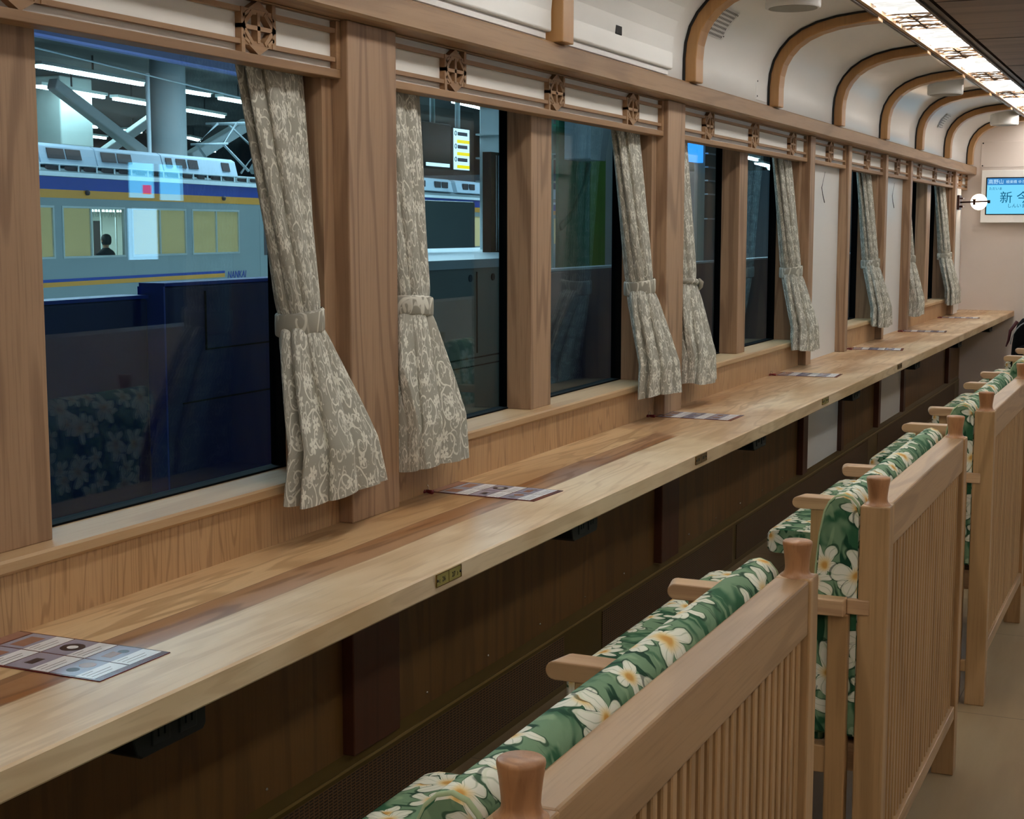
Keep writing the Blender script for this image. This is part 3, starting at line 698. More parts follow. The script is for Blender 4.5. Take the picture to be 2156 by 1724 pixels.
# ================================================================== CURTAINS
def curtain(yj, side, label, seed, lo=None, hi=None, knot=False, bw=0.035, ztie=(1.188, 1.234)):
    """yj = jamb face; side +1: hung at the far jamb of its window, -1 at the near jamb"""
    rnd = random.Random(seed)
    t = thing('curtain', label, 'curtain', (-1.70, yj-side*0.12, 0.83), 'patterned curtains tied back at the windows')
    zt, zb, zm = 1.795, 0.845, sum(ztie)/2
    NF = 8; N = 256; ZN = 72
    ph = [rnd.uniform(0.75, 1.25) for _ in range(NF)]; ph2 = [rnd.uniform(-0.25, 0.25) for _ in range(NF)]
    def sec(z):      # centre x, centre y offset, half depth a, half width b, fold depth
        def L(a, b, f): return a+(b-a)*f
        if z >= zm:
            f = (zt-z)/(zt-zm); e = f**1.4
            return L(-1.772, -1.715, f**0.9), -side*L(0.115, 0.09, f), L(0.034, 0.050, e), L(0.108, bw+0.004, e), L(0.30, 0.10, f)
        f = (zm-z)/(zm-zb); e = min(1, f*1.0)**0.75
        return L(-1.715, -1.648, min(1, f*1.4)), -side*L(0.09, 0.055, f), L(0.050, 0.052, e), L(bw+0.004, 0.185, e), L(0.08, 0.26, min(1, f*2))
    vs, fs, uvs = [], [], []
    zs = [zt+(zb-zt)*i/ZN for i in range(ZN+1)]
    for z in zs:
        cx, oy, a, b, fd = sec(z); cy = yj+oy
        pinch = 1-0.10*math.exp(-((z-zm)/0.03)**2)
        for k in range(N):
            th = 2*PI*k/N; fi = th/(2*PI)*NF; i0 = int(fi) % NF; fr = fi-int(fi)
            d = fd*(ph[i0]*(1-fr)+ph[(i0+1) % NF]*fr)
            wv = abs(math.sin(PI*(fi+ph2[i0]*0.15*math.sin(z*5))))**0.75
            r = (1-d+d*1.25*wv)*pinch
            tw = 0.25*side*(zm-z) if z < zm else 0
            x = cx+a*r*math.cos(th+tw); y = cy+b*r*math.sin(th+tw)
            if z < zm:
                hem = 0.0
            if lo is not None and y < lo: y = lo+(y-lo)*0.06
            if z < 0.895: x = max(x, -1.690+0.002*math.sin(9*th))
            if hi is not None and y > hi: x = max(x, -1.668+0.25*(0 if x > -1.668 else 0))
            if z > 1.72: x = min(x, VX-0.048)
            zz = z
            if z <= zb+1e-6: zz = z+0.006*math.sin(th*2+seed)
            vs.append((x, y, zz))
    per = 1.5
    for i in range(ZN):
        for k in range(N):
            k2 = (k+1) % N; fs.append((i*N+k, i*N+k2, (i+1)*N+k2, (i+1)*N+k))
            u0, u1 = per*k/N+seed*0.31, per*(k+1)/N+seed*0.31
            uvs.append([(u0, zs[i]), (u1, zs[i]), (u1, zs[i+1]), (u0, zs[i+1])])
    m = MB(); m.add(vs, fs, uvs, True)
    # inner lining closes the hem a little above the bottom edge
    c0 = sum((Vector(v) for v in vs[-N:]), Vector())/N
    ring = [tuple(c0+(Vector(v)-c0)*0.9+Vector((0, 0, 0.03))) for v in vs[-N:]]
    m.add(vs[-N:]+ring+[(c0.x, c0.y, c0.z+0.05)], [(k, (k+1) % N, N+(k+1) % N, N+k) for k in range(N)]+[(N+k, N+(k+1) % N, 2*N) for k in range(N)],
          [[(0, 0), (0.01, 0), (0.01, 0.03), (0, 0.03)]]*N+[[(0, 0), (0.01, 0), (0, 0.05)]]*N, True)
    m.build('drape', M['curtain'], t)
    # tie band
    cx, oy, a, b, fd = sec(zm); cy = yj+oy; bd = MB(); n = 48; rows = [ztie[1]+0.002, ztie[1], ztie[1]-0.003, zm, ztie[0]+0.003, ztie[0], ztie[0]-0.002]; rr = [0.93, 1.0, 1.03, 1.04, 1.03, 1.0, 0.93]
    if knot: rows = [zm+0.012, zm+0.010, zm+0.004, zm, zm-0.004, zm-0.010, zm-0.012]; rr = [0.85, 0.96, 1.04, 1.06, 1.04, 0.96, 0.85]
    vs = []; 
    for z, r in zip(rows, rr):
        for k in range(n):
            th = 2*PI*k/n; y = cy+(b+0.004)*r*math.sin(th); x = cx+(a+0.004)*r*math.cos(th)
            if lo is not None and y < lo: y = lo+(y-lo)*0.06
            vs.append((x, y, z+0.006*side*math.sin(th)+0.004*math.cos(th)))
    bd.add(vs, [(i*n+k, i*n+(k+1) % n, (i+1)*n+(k+1) % n, (i+1)*n+k) for i in range(len(rows)-1) for k in range(n)],
           [[(0.006*k+seed, 0.0075*i), (0.006*(k+1)+seed, 0.0075*i), (0.006*(k+1)+seed, 0.0075*(i+1)), (0.006*k+seed, 0.0075*(i+1))] for i in range(len(rows)-1) for k in range(n)], True)
    bd.build('tieback', M['curtain'], t)
    if knot:
        kn = MB(); kn.tube([(cx+a+0.004, cy+b*0.3, zm+0.012), (cx+a+0.010, cy+b*0.5, zm), (cx+a+0.006, cy+b*0.62, zm-0.016), (cx+a-0.004, cy+b*0.7, zm-0.030)], [0.006, 0.010, 0.008, 0.003], 10); kn.build('knot', M['curtain'], t)
    return t
curtain(2.80, 1, 'curtain right of the nearest window, broad flared hem in front of the wide post', 1, hi=2.835)
curtain(3.11, -1, 'curtain on the left of the second window, touching the wide post', 2, lo=3.068, bw=0.06, ztie=(1.198, 1.242))
curtain(4.96, 1, 'curtain right of the second window, ending beside the second post', 3, hi=5.01)
curtain(5.27, -1, 'curtain left of the third window with a thin knotted tie', 4, lo=5.222, knot=True, bw=0.05)
curtain(7.10, 1, 'curtain right of the third window, before the first blank panel', 5, hi=7.155)
curtain(9.03, 1, 'lone curtain in the narrow window between the blank white panels', 6, hi=9.10)
curtain(10.11, -1, 'curtain half hidden behind the post right of the second blank panel', 7, lo=10.062)
curtain(11.95, 1, 'farthest curtain beside the end wall', 8, hi=11.985)

# ================================================================== CHAIRS
def loft_uv(m, prof, y0, y1, ny, closed=True, edge=0.012, taper=None):
    """extrude an (x,z) outline along y with rounded ends and metric uv"""
    n = len(prof); ys = [y0+edge*0.0, y0+edge*0.35, y0+edge]+[y0+edge+(y1-y0-2*edge)*k/ny for k in range(1, ny)]+[y1-edge, y1-edge*0.35, y1]
    cx = sum(p[0] for p in prof)/n; cz = sum(p[1] for p in prof)/n
    lens = [0]
    for i in range(n): a, b = prof[i], prof[(i+1) % n]; lens.append(lens[-1]+math.hypot(a[0]-b[0], a[1]-b[1]))
    vs = []
    for j, y in enumerate(ys):
        d = min(y-y0, y1-y)
        sh = 1.0
        ins = edge*(1-math.sqrt(max(0, 1-(1-min(1, d/edge))**2)))*0.7
        for x, z in prof:
            dx, dz = x-cx, z-cz; L = math.hypot(dx, dz) or 1
            vs.append((x-dx/L*ins, y, z-dz/L*ins))
    fs, uvs = [], []
    for j in range(len(ys)-1):
        for i in range(n):
            i2 = (i+1) % n; fs.append((j*n+i, j*n+i2, (j+1)*n+i2, (j+1)*n+i))
            uvs.append([(ys[j], lens[i]), (ys[j], lens[i+1]), (ys[j+1], lens[i+1]), (ys[j+1], lens[i])])
    m.add(vs, fs, uvs, True)
    e0 = vs[:n]; e1 = vs[-n:]
    m.add(e0, [tuple(range(n-1, -1, -1))], [[(e0[k][0]*1.0+0.2, e0[k][2]) for k in range(n-1, -1, -1)]])
    m.add(e1, [tuple(range(n))], [[(e1[k][0]*1.0+0.5, e1[k][2]) for k in range(n)]])
    return m
HW = 0.545
def make_bench():
    t = thing('bench_chair', 'bench', 'bench', (0, 0, 0), 'two-seat wooden benches facing the window counter')
    for s in (-1, 1):
        y0, y1 = (HW-0.052, HW) if s > 0 else (-HW, -HW+0.052)
        p = B(-0.053, 0.003, y0, y1, 0, 0.8825).build('back_post', M['chair'], t, 0.003)
        yc = (y0+y1)/2
        MB().lathe([(0.026, 0), (0.0255, 0.001), (0.0215, 0.0035), (0.0190, 0.008), (0.0180, 0.013), (0.0186, 0.022), (0.0206, 0.038), (0.0226, 0.050), (0.0222, 0.0530), (0.0205, 0.0545), (0.0, 0.055)], (-0.025, yc, 0.8820), 28).build('finial', M['knob'], p)
    B(-0.053, 0.0, -HW+0.052, HW-0.052, 0.797, 0.8825).build('top_rail', M['chair_rail'], t, 0.004)
    B(-0.045, 0.001, -HW+0.052, HW-0.052, 0.151, 0.186).build('bottom_rail', M['chair_rail'], t, 0.002)
    B(-0.050, -0.034, -HW+0.05, HW-0.05, 0.17, 0.81).build('back_board', M['chair'], t)
    ns = 28; p = (2*HW-0.104)/ns; bs = None
    for k in range(ns):
        yc = -HW+0.052+p*(k+0.5)
        if bs is None: bs = B(-0.036, -0.008, -0.0095, 0.0095, 0.184, 0.799).build('slat', M['chair'], t, 0.002, 1); bs.location.y = yc
        else:
            o = bs.copy(); COL.objects.link(o); o.parent = t; o.location.y = yc
    # back cushion
    prof = [(-0.054, 0.42), (-0.054, 0.868), (-0.060, 0.885), (-0.071, 0.897), (-0.086, 0.902), (-0.101, 0.898), (-0.114, 0.886), (-0.123, 0.868), (-0.133, 0.82), (-0.140, 0.76), (-0.143, 0.68), (-0.143, 0.55), (-0.138, 0.42)]
    m = MB(); loft_uv(m, prof, -HW+0.008, HW-0.008, 16, edge=0.010); bc = m.build('back_cushion', M['fabric'], t)
    for s in (-1, 1):
        pm = MB(); q = offset_outline(prof, 0.0034); pm.tube([(x, s*(HW-0.0125), z) for x, z in q[1:]], 0.0032, 8); pm.build('piping', M['piping'], bc)
    # seat cushion
    prof = [(-0.12, 0.402), (-0.12, 0.470), (-0.20, 0.478), (-0.45, 0.482), (-0.64, 0.479), (-0.662, 0.472), (-0.670, 0.458), (-0.670, 0.418), (-0.664, 0.406), (-0.65, 0.402)]
    m = MB(); loft_uv(m, prof, -HW+0.025, HW-0.025, 16, edge=0.012); sc = m.build('seat_cushion', M['fabric'], t)
    # seat frame
    fr = MB(); fr.box(-0.60, -0.05, -HW+0.03, -HW+0.055, 0.345, 0.402); fr.box(-0.60, -0.05, HW-0.055, HW-0.03, 0.345, 0.402)
    fr.box(-0.60, -0.575, -HW+0.055, HW-0.055, 0.345, 0.402); fr.box(-0.575, -0.05, -HW+0.055, HW-0.055, 0.388, 0.402)
    fr.build('seat_frame', M['chair_arm'], t, 0.002)
    for s in (-1, 1):
        # armrest: outline in x-y, notched round the back post
        yi, yo = s*(HW-0.030), s*(HW+0.028); arc = [(-0.424-0.016*math.sin(a), 0.684-0.016*math.cos(a)) for a in [PI*k/8 for k in range(9)]]
        m = MB(); pr = [(-0.074, 0.668)]+arc+[(-0.074, 0.700)]; n = len(pr)
        vs = [(x, yi, z) for x, z in pr]+[(x if x > -0.40 else x+0.012, yo, z) for x, z in pr]
        m.add(vs, [(k, (k+1) % n, n+(k+1) % n, n+k) for k in range(n)]+[tuple(range(n-1, -1, -1)), tuple(range(n, 2*n))])
        m.box(-0.074, -0.03, yi, s*(HW+0.003), 0.669, 0.699); m.build('armrest', M['chair_arm'], t, 0.0025, 2)
        B(-0.108, -0.068, s*(HW-0.024), s*(HW+0.010), 0.0, 0.669).build('leg', M['chair'], t, 0.003)
        B(-0.390, -0.352, s*(HW-0.026), s*(HW+0.010), 0.0, 0.669).build('leg', M['chair'], t, 0.003)
        B(-0.352, -0.108, s*(HW-0.020), s*(HW+0.002), 0.345, 0.400).build('side_rail', M['chair'], t, 0.002)
        B(-0.352, -0.053, s*(HW-0.016), s*(HW-0.002), 0.10, 0.135).build('side_stretcher', M['chair'], t, 0.002)
    return t
def offset_outline(p, d):
    cx, cz = sum(a for a, b in p)/len(p), sum(b for a, b in p)/len(p)
    return [(x-(x-cx)/math.hypot(x-cx, z-cz)*d, z-(z-cz)/math.hypot(x-cx, z-cz)*d) for x, z in p]
CH = [(-0.498, 1.700), (-0.498, 3.388), (-0.497, 5.05), (-0.497, 6.69), (-0.497, 8.34), (-0.497, 9.99), (-0.497, 11.64)]
proto = make_bench()
cl = ['nearest oak bench, only its far part in frame at the bottom edge', 'second oak bench from the camera, slatted back and near cushion side seen',
      'third oak bench from the camera, cropped by the right edge', 'fourth bench from the camera, its finial at the right edge', 'fifth bench from the camera, only armrests and seat seen',
      'sixth bench from the camera, carrying the black backpack', 'last bench, before the end wall']
for i, (x, y) in enumerate(CH):
    o = proto if i == 0 else copy_tree(proto)
    o.location = (x, y, 0); o['label'] = cl[i]

# backpack on the sixth bench
def ring_loft(m, rings, cap=True, smooth=True):
    n = len(rings[0]); vs = [p for r in rings for p in r]
    fs = [(j*n+i, j*n+(i+1) % n, (j+1)*n+(i+1) % n, (j+1)*n+i) for j in range(len(rings)-1) for i in range(n)]
    m.add(vs, fs, smooth=smooth)
    if cap: m.add(rings[0], [tuple(range(n-1, -1, -1))], smooth=smooth); m.add(rings[-1], [tuple(range(n))], smooth=smooth)
    return m
def ell(cx, cy, z, a, b, n=28, e=2.6, tx=0, ty=0):
    out = []
    for k in range(n):
        th = 2*PI*k/n; c, s = math.cos(th), math.sin(th)
        out.append((cx+a*math.copysign(abs(c)**(2/e), c), cy+b*math.copysign(abs(s)**(2/e), s), z+tx*c+ty*s))
    return out
BX, BY = -0.845, 9.86
bg = thing('backpack', 'black backpack with maroon straps sitting on the sixth bench', 'backpack', (BX, BY, 0.482))
m = MB(); ring_loft(m, [ell(BX, BY, z, a, b) for z, a, b in [(0.484, 0.10, 0.08), (0.490, 0.135, 0.11), (0.55, 0.150, 0.13), (0.62, 0.152, 0.135), (0.70, 0.148, 0.13), (0.76, 0.140, 0.12), (0.82, 0.122, 0.10), (0.855, 0.095, 0.075), (0.872, 0.055, 0.04)]]); m.build('bag_body', M['bag'], bg)
m = MB(); ring_loft(m, [ell(BX-0.01, BY-0.125, z, a, b, 20) for z, a, b in [(0.50, 0.05, 0.02), (0.51, 0.10, 0.045), (0.60, 0.112, 0.055), (0.68, 0.10, 0.045), (0.70, 0.06, 0.02)]]); m.build('front_pocket', M['bag'], bg)
m = MB(); m.tube([(BX+0.03*math.cos(a)*1.2, BY, 0.868+0.035*math.sin(a)) for a in [k*PI/8 for k in range(9)]], 0.006, 8); m.build('top_handle', M['bag_red'], bg)
m = MB(); m.tube([(BX-0.145*math.cos(a)*1.02, BY-0.10, 0.70+0.155*math.sin(a)) for a in [k*PI/14 for k in range(15)]], 0.004, 8); m.build('piping', M['bag_trim'], bg)
m = MB(); m.tube([(BX-0.12, BY-0.03, 0.84), (BX-0.16, BY-0.03, 0.78), (BX-0.168, BY-0.03, 0.72), (BX-0.182, BY-0.03, 0.68)], [0.011, 0.010, 0.008, 0.004], 8); m.build('side_strap', M['bag_red'], bg)
m = MB(); m.tube([(BX+0.05*math.cos(a)+0.05, BY-0.175, 0.62+0.05*math.sin(a)) for a in [k*PI/8 for k in range(9)]], 0.004, 6); m.build('zip_cord', M['bag_trim'], bg)

# ================================================================== CEILING LAMPS
def lamp_strip(xa, xb, label, sgn):
    t = thing('ceiling_lamp_strip', label, 'ceiling lamp', ((xa+xb)/2, 5.6, 2.275)); ROOT[t.name] = (0, 0, 0); t.location = (0, 0, 0)
    hs = MB(); hs.box(xa, xb, Y0, Y1, 2.30, 2.36)
    if sgn > 0: hs.box(xa, xa+0.012, Y0, Y1, 2.262, 2.30); hs.box(xb-0.012, xb, Y0, Y1, 2.262, 2.30)
    else: hs.box(xb-0.012, xb, Y0, Y1, 2.262, 2.30); hs.box(xa, xa+0.012, Y0, Y1, 2.262, 2.30)
    hs.build('outer_frame', M['lamp_dark'], t)
    fr = MB(); fr.box(xa+0.012, xa+0.030, Y0, Y1, 2.268, 2.29); fr.box(xb-0.020, xb-0.012, Y0, Y1, 2.268, 2.29); fr.build('wood_edge', M['lamp_wood'], t)
    B(xa+0.03, xb-0.02, Y0, Y1, 2.284, 2.286).build('glass_diffuser', M['strip'], t)
    xm = (xa+xb)/2; yk = 6.61-1.25*6; x0, x1 = xa+0.03, xb-0.02
    while yk < 12.7:
        m = MB()
        def bar(a, b, w_=0.006): m.bar((a[0], a[1], 2.2815), (b[0], b[1], 2.2815), w_*1.3, 0.006)
        for d in (-0.235, -0.13, 0.13, 0.235): bar((x0, yk+d), (x1, yk+d))
        bar((x0, yk), (x1, yk), 0.014)
        bar((xm, yk-0.235), (xm, yk+0.235), 0.008)
        for s in (-1, 1):
            bar((x0, yk+s*0.235), (xm, yk+s*0.06), 0.005); bar((x1, yk+s*0.235), (xm, yk+s*0.06), 0.005)
            bar((x0, yk+s*0.03), (xm, yk+s*0.20), 0.005); bar((x1, yk+s*0.03), (xm, yk+s*0.20), 0.005)
        m.build('lattice_bars', M['bar_dark'], t)
        yk += 1.25
    return t
lamp_strip(-1.212, -0.978, 'glowing lattice lamp strip along the coved ceiling above the counter', 1)
lamp_strip(0.412, 0.646, 'glowing lattice lamp strip along the aisle side of the ceiling', -1)
for k in range(7):  # unseen lamps added to raise the interior brightness
    y = 0.3+1.9*k
    dt_ = thing('added_downlight', '%s added unseen lamp over the aisle, counted from the near end' % ('first', 'second', 'third', 'fourth', 'fifth', 'sixth', 'seventh')[k], 'added_downlight', (-0.05, y, 2.262), 'added unseen lamps in the brown ceiling')
    MB().lathe([(0.075, -0.004), (0.075, 0.0), (0.06, 0.0)], (-0.05, y, 2.262), 24).build('rim', M['white_plastic'], dt_)
    MB().lathe([(0.058, -0.0055), (0.058, -0.0042)], (-0.05, y, 2.262), 24).build('lens', M['down'], dt_)

# speakers, vents
def speaker(x, y, z, label):
    t = thing('ceiling_speaker', label, 'speaker', (x, y, z), 'round white ceiling speakers')
    MB().lathe([(0.098, 0.0), (0.102, 0.004), (0.103, 0.012), (0.103, 0.10)], (x, y, z), 40).build('housing', M['white_plastic'], t)
    MB().lathe([(0.090, -0.0015), (0.090, 0.001)], (x, y, z), 40).build('grille', M['speaker_grey'], t)
speaker(-1.39, 5.62, 2.222, 'nearest round white speaker, cut by the top edge')
speaker(-1.37, 9.28, 2.200, 'round white speaker in the middle of the coved ceiling')
speaker(-1.325, 11.95, 2.190, 'farthest round white speaker, near the end wall')
def vent(y0, y1, i0, i1, label):
    t = thing('vent_plate', label, 'vent', (-1.60, (y0+y1)/2, 2.14), 'perforated vent plates on the coved ceiling')
    a, b = (-1.634, 2.098), (-1.556, 2.203); q = PROF[3:6]
    def strip(ya, yb, off, e):
        vs = []; L = [0]
        pts = q[e:len(q)-e] if e else q
        for i, p in enumerate(pts):
            if i: L.append(L[-1]+math.hypot(p[0]-pts[i-1][0], p[1]-pts[i-1][1]))
            vs += [(p[0]+0.73*off, ya, p[1]-0.68*off), (p[0]+0.73*off, yb, p[1]-0.68*off)]
        m = MB(); n = len(pts)
        bk = [(v[0]-0.73*0.004, v[1], v[2]+0.68*0.004) for v in vs]
        fs = [(2*i, 2*i+1, 2*i+3, 2*i+2) for i in range(n-1)]; uv = [[(ya, L[i]), (yb, L[i]), (yb, L[i+1]), (ya, L[i+1])] for i in range(n-1)]
        m.add(vs, fs, uv, True)
        return m
    strip(y0, y1, 0.004, 0).build('plate', M['white_plastic'], t)
    strip(y0+0.02, y1-0.02, 0.006, 0).build('perforated_field', M['perf'], t)
    for yy, zz, xx in ((y0+0.008, 2.118, -1.620), (y1-0.008, 2.118, -1.620), (y0+0.008, 2.19, -1.567), (y1-0.008, 2.19, -1.567)):
        MB().lathe([(0.003, 0), (0.002, 0.002)], (xx, yy, zz), 8, 'x').build('screw', M['black_plastic'], t)
vent(5.275, 5.51, 0, 0, 'perforated vent plate right of the nearest ceiling rib')
vent(10.70, 10.90, 0, 0, 'perforated vent plate between the fifth and sixth ceiling ribs')
hp = thing('access_panel', 'small white access panel beside the second ceiling rib', 'access panel', (-1.645, 6.15, 1.93))
B(-1.652, -1.6485, 6.08, 6.255, 1.935, 2.02).build('panel', M['white_wall'], hp, 0.001)
for z in (1.95, 2.01): MB().lathe([(0.004, 0), (0.002, 0.002)], (-1.6485, 6.10, z), 8, 'x').build('screw', M['black_plastic'], hp)

# ================================================================== END WALL
ap = thing('access_panel', 'wide flat white panel with screws high on the end wall', 'access panel', (-1.2, 12.79, 1.91))
B(-1.588, -0.70, 12.792, 12.8, 1.912, 2.118).build('panel', M['end_wall'], ap, 0.003)
for x in (-1.575, -0.72):
    for z in (1.925, 2.105): MB().lathe([(0.006, 0), (0.003, -0.003)], (x, 12.792, z), 10, 'y').build('screw', M['black_plastic'], ap)
tv = thing('information_display', 'wall display with a light blue station-name screen on the end wall', 'display', (-1.1, 12.75, 1.466))
B(-1.566, -0.70, 12.70, 12.80, 1.466, 1.885).build('housing', M['white_wall'], tv, 0.004)
B(-1.530, -0.735, 12.694, 12.701, 1.528, 1.828).build('bezel', M['black_plastic'], tv, 0.002)
B(-1.520, -0.745, 12.690, 12.695, 1.536, 1.819).build('screen', M['screen'], tv)
B(-1.520, -0.745, 12.6885, 12.690, 1.766, 1.819).build('header_bar', M['screen_bar'], tv)
def scr(s, x, z, sz, mat): text_mesh(s, sz, Matrix(((1, 0, 0, x), (0, 0, -1, 12.6875), (0, 1, 0, z), (0, 0, 0, 1))), 'screen_text', mat, tv, 0.0004)
scr('高野山', -1.512, 1.778, 0.040, M['screen_white']); scr('極楽橋 ゆき', -1.375, 1.781, 0.028, M['screen_white'])
scr('ただいま', -1.505, 1.728, 0.026, M['screen_text']); scr('新 今 宮', -1.42, 1.630, 0.100, M['screen_text']); scr('しんいまみや', -1.36, 1.588, 0.036, M['screen_text'])
wl = thing('wall_lamp', 'glowing globe wall lamp on a dark bracket beside the end wall', 'wall lamp', (-1.66, 12.15, 1.62))
sbox('trim_26', M['white_panel'], -1.725, -1.668, 12.085, 12.30, 0.755, 1.727, label='white wall strip behind the globe lamp')
B(-1.668, -1.650, 12.09, 12.21, 1.563, 1.675).build('wall_plate', M['iron'], wl, 0.003)
MB().box(-1.65, -1.625, 12.10, 12.20, 1.58, 1.595).box(-1.65, -1.625, 12.10, 12.20, 1.645, 1.655).build('bracket', M['iron'], wl, 0.001)
MB().tube([(-1.65, 12.15, 1.620), (-1.44, 12.15, 1.628)], 0.0065, 10).build('arm', M['iron'], wl)
MB().lathe([(0.012, 0), (0.012, 0.018)], (-1.447, 12.15, 1.624), 12, 'x').build('end_cap', M['black_plastic'], wl)
MB().lathe([(0.011, 0), (0.009, 0.03), (0.016, 0.045)], (-1.545, 12.135, 1.600), 12).build('switch_knob', M['iron'], wl)
gl = MB(); gl.lathe([(0.001, -0.062)]+[(0.062*math.sin(a), -0.062*math.cos(a)) for a in [PI*k/16 for k in range(1, 16)]]+[(0.001, 0.062)], (-1.523, 12.235, 1.624), 32); gl.build('globe', M['globe'], wl)

# ================================================================== OUTSIDE
plat = props(B(-7.0, -2.3, -10, 60, -0.06, 0).build('platform', M['plat']), 'pale paved platform outside the windows', 'platform')
struct(B(-60, -7.0, -10, 110, -1.2, -1.15).build('ground', M['conc']))
struct(B(-90, -2.2, -20, 130, 6.6, 6.9).build('station_roof', M['dark_roof']))
# platform gates
def gate(y0, y1, ztop, mat, edge, label, x=-3.2, win=None):
    t = thing('platform_gate', label, 'platform gate', (x, (y0+y1)/2, 0), 'low platform gates outside the windows')
    th = 0.10
    B(x-th, x, y0, y1, 0.0, ztop).build('panel', mat, t, 0.01)
    B(x-th-0.004, x+0.004, y0, y1, ztop, ztop+0.012).build('top_cap', edge, t)
    if win: B(x, x+0.004, *win).build('recessed_cover', edge if False else M['navy'], t, 0.003)
    return t
gate(1.5, 4.16, 1.172, M['navy'], M['navy2'], 'low blue platform gate outside the nearest window', -3.24)
g2 = gate(4.17, 6.05, 1.212, M['navy'], M['navy2'], 'taller blue gate housing right of the low blue gate', -3.18)
B(-3.285, -3.176, 4.163, 4.172, 0.02, 1.212).build('edge_band', M['navy2'], g2)
m = MB()
for a, b, c_, d in [(4.40, 5.0, 0.98, 0.985), (4.40, 4.405, 0.985, 1.19), (4.995, 5.0, 0.985, 1.19), (4.26, 5.3, 0.80, 0.805)]: m.box(-3.18, -3.174, a, b, c_, d)
m.build('cover_outline', M['black_plastic'], g2)
g3 = thing('gate_cabinet', 'grey-green equipment cabinet with a pale top outside the second window', 'cabinet', (-4.25, 6.8, 0))
MB().prism([(-3.2, 6.08), (-3.2, 7.35), (-5.3, 11.5), (-5.3, 9.8), (-3.9, 7.0), (-3.9, 6.08)], 0, 1.22, 'z').build('cabinet_body', M['gate_grey'], g3, 0.012)
MB().prism([(-3.18, 6.06), (-3.18, 7.37), (-5.32, 11.56), (-5.32, 9.76), (-3.92, 7.0), (-3.92, 6.06)], 1.22, 1.262, 'z').build('cabinet_top', M['gate_top'], g3, 0.008)
m = MB()
for y in (6.67,): m.box(-3.199, -3.194, y, y+0.006, 0.8, 1.2)
m.box(-3.199, -3.194, 6.1, 7.33, 0.775, 0.782); m.box(-3.199, -3.194, 6.1, 7.33, 0.735, 0.741)
m.build('door_joint', M['black_plastic'], g3)
m = MB()
for y in (6.60, 6.86): m.lathe([(0.018, 0), (0.018, 0.006)], (-3.2, y, 1.17), 12, 'x')
m.build('lock', M['black_plastic'], g3)
gate(7.40, 9.9, 1.178, M['maroon'], M['gate_top'], 'plum-coloured gate outside the right half of the second window', -3.2)
gate(9.95, 13.5, 1.16, M['maroon'], M['gate_top'], 'plum-coloured gate outside the third window', -3.3)
gate(13.6, 24, 1.15, M['navy'], M['gate_top'], 'distant dark blue gate outside the far windows', -3.3)
# banner and column behind the second window
cl_ = thing('station_column', 'broad grey station column behind the green banner', 'column', (-4.1, 11.0, 0)); B(-4.3, -3.95, 10.35, 11.8, 0, 6.6).build('shaft', M['conc'], cl_, 0.03)
bn = thing('banner', 'tall green banner with a yellow-green edge on the platform', 'banner', (-3.77, 9.45, 1.1))
B(-3.79, -3.77, 9.1, 9.66, 0, 2.3).build('cloth', M['green'], bn); B(-3.79, -3.765, 9.66, 9.95, 0, 2.3).build('edge_field', M['yellowgreen'], bn)
m = MB(); m.tube([(-3.765, 9.12, 1.42), (-3.765, 9.35, 1.52), (-3.765, 9.55, 1.70), (-3.765, 9.62, 1.85)], 0.022, 8); m.build('swoosh_mark', M['green'], bn)
hb = thing('hanging_sign_box', 'pale hanging sign box under the station roof by the green banner', 'sign box', (-3.75, 9.1, 1.84))
m = MB(); m.prism([(8.98, 1.85), (9.24, 1.85), (9.46, 2.35), (8.98, 2.35)], -3.68, -3.5, 'x'); m.build('box', M['gate_top'], hb, 0.01)
wbx = thing('notice_board', 'pale grey notice board behind the second window', 'board', (-3.8, 9.2, 1.9)); B(-3.87, -3.82, 9.05, 9.42, 1.90, 2.09).build('board', M['train_gutter'], wbx); 
# dark machine with chrome piping right of sign
# station column seen in second window left pane
cb_ = thing('station_column', 'grey column with ledges seen in the left half of the second window', 'column', (-4.55, 10.2, 0))
B(-4.78, -4.32, 10.02, 10.34, 0, 6.6).build('shaft', M['steel'], cb_, 0.01)
m = MB(); [m.box(-4.80, -4.30, 10.0, 10.36, z, z+0.012) for z in (1.75, 1.92, 2.09, 2.3)]; m.build('ledges', M['conc'], cb_)
wb2 = thing('waiting_booth', 'grey-green ribbed booth wall on the platform across', 'booth', (-6.3, 11.9, 0))
B(-6.6, -6.0, 11.2, 12.5, 0.0, 1.66).build('ribbed_wall', M['gate_grey'], wb2, 0.02)
sb = thing('lit_timetable', 'lit white and yellow hanging sign outside the second window', 'sign', (-5.0, 10.17, 1.85))
B(-5.06, -5.0, 10.03, 10.31, 1.845, 2.155).build('housing', M['black_plastic'], sb)
B(-5.0, -4.995, 10.04, 10.30, 1.85, 2.15).build('white_face', M['sign_lit'], sb)
yl, ik = MB(), MB()
for z in (2.045, 1.955, 1.86): yl.box(-4.995, -4.992, 10.09, 10.295, z, z+0.024)
for z in (2.10, 2.005, 1.91):
    ik.box(-4.995, -4.992, 10.10, 10.26, z, z+0.026); ik.tube([(-4.993, 10.065+0.016*math.cos(a), z+0.015+0.016*math.sin(a)) for a in [k*PI/6 for k in range(13)]], 0.003, 6)
yl.build('yellow_bars', M['sign_yellow'], sb); ik.build('dark_print', M['sign_ink'], sb)
dc = thing('cable_duct', 'dark grey duct with pale cables standing on the grey cabinet', 'duct', (-4.1, 8.9, 0))
B(-4.16, -4.10, 8.77, 9.02, 0, 1.90).build('duct', M['grey_plastic'], dc); m = MB(); [m.tube([(-4.095, y, 1.27), (-4.095, y, 1.88)], 0.004, 6) for y in (8.84, 8.87, 8.90, 8.93)]; m.build('cables', M['train_gutter'], dc)
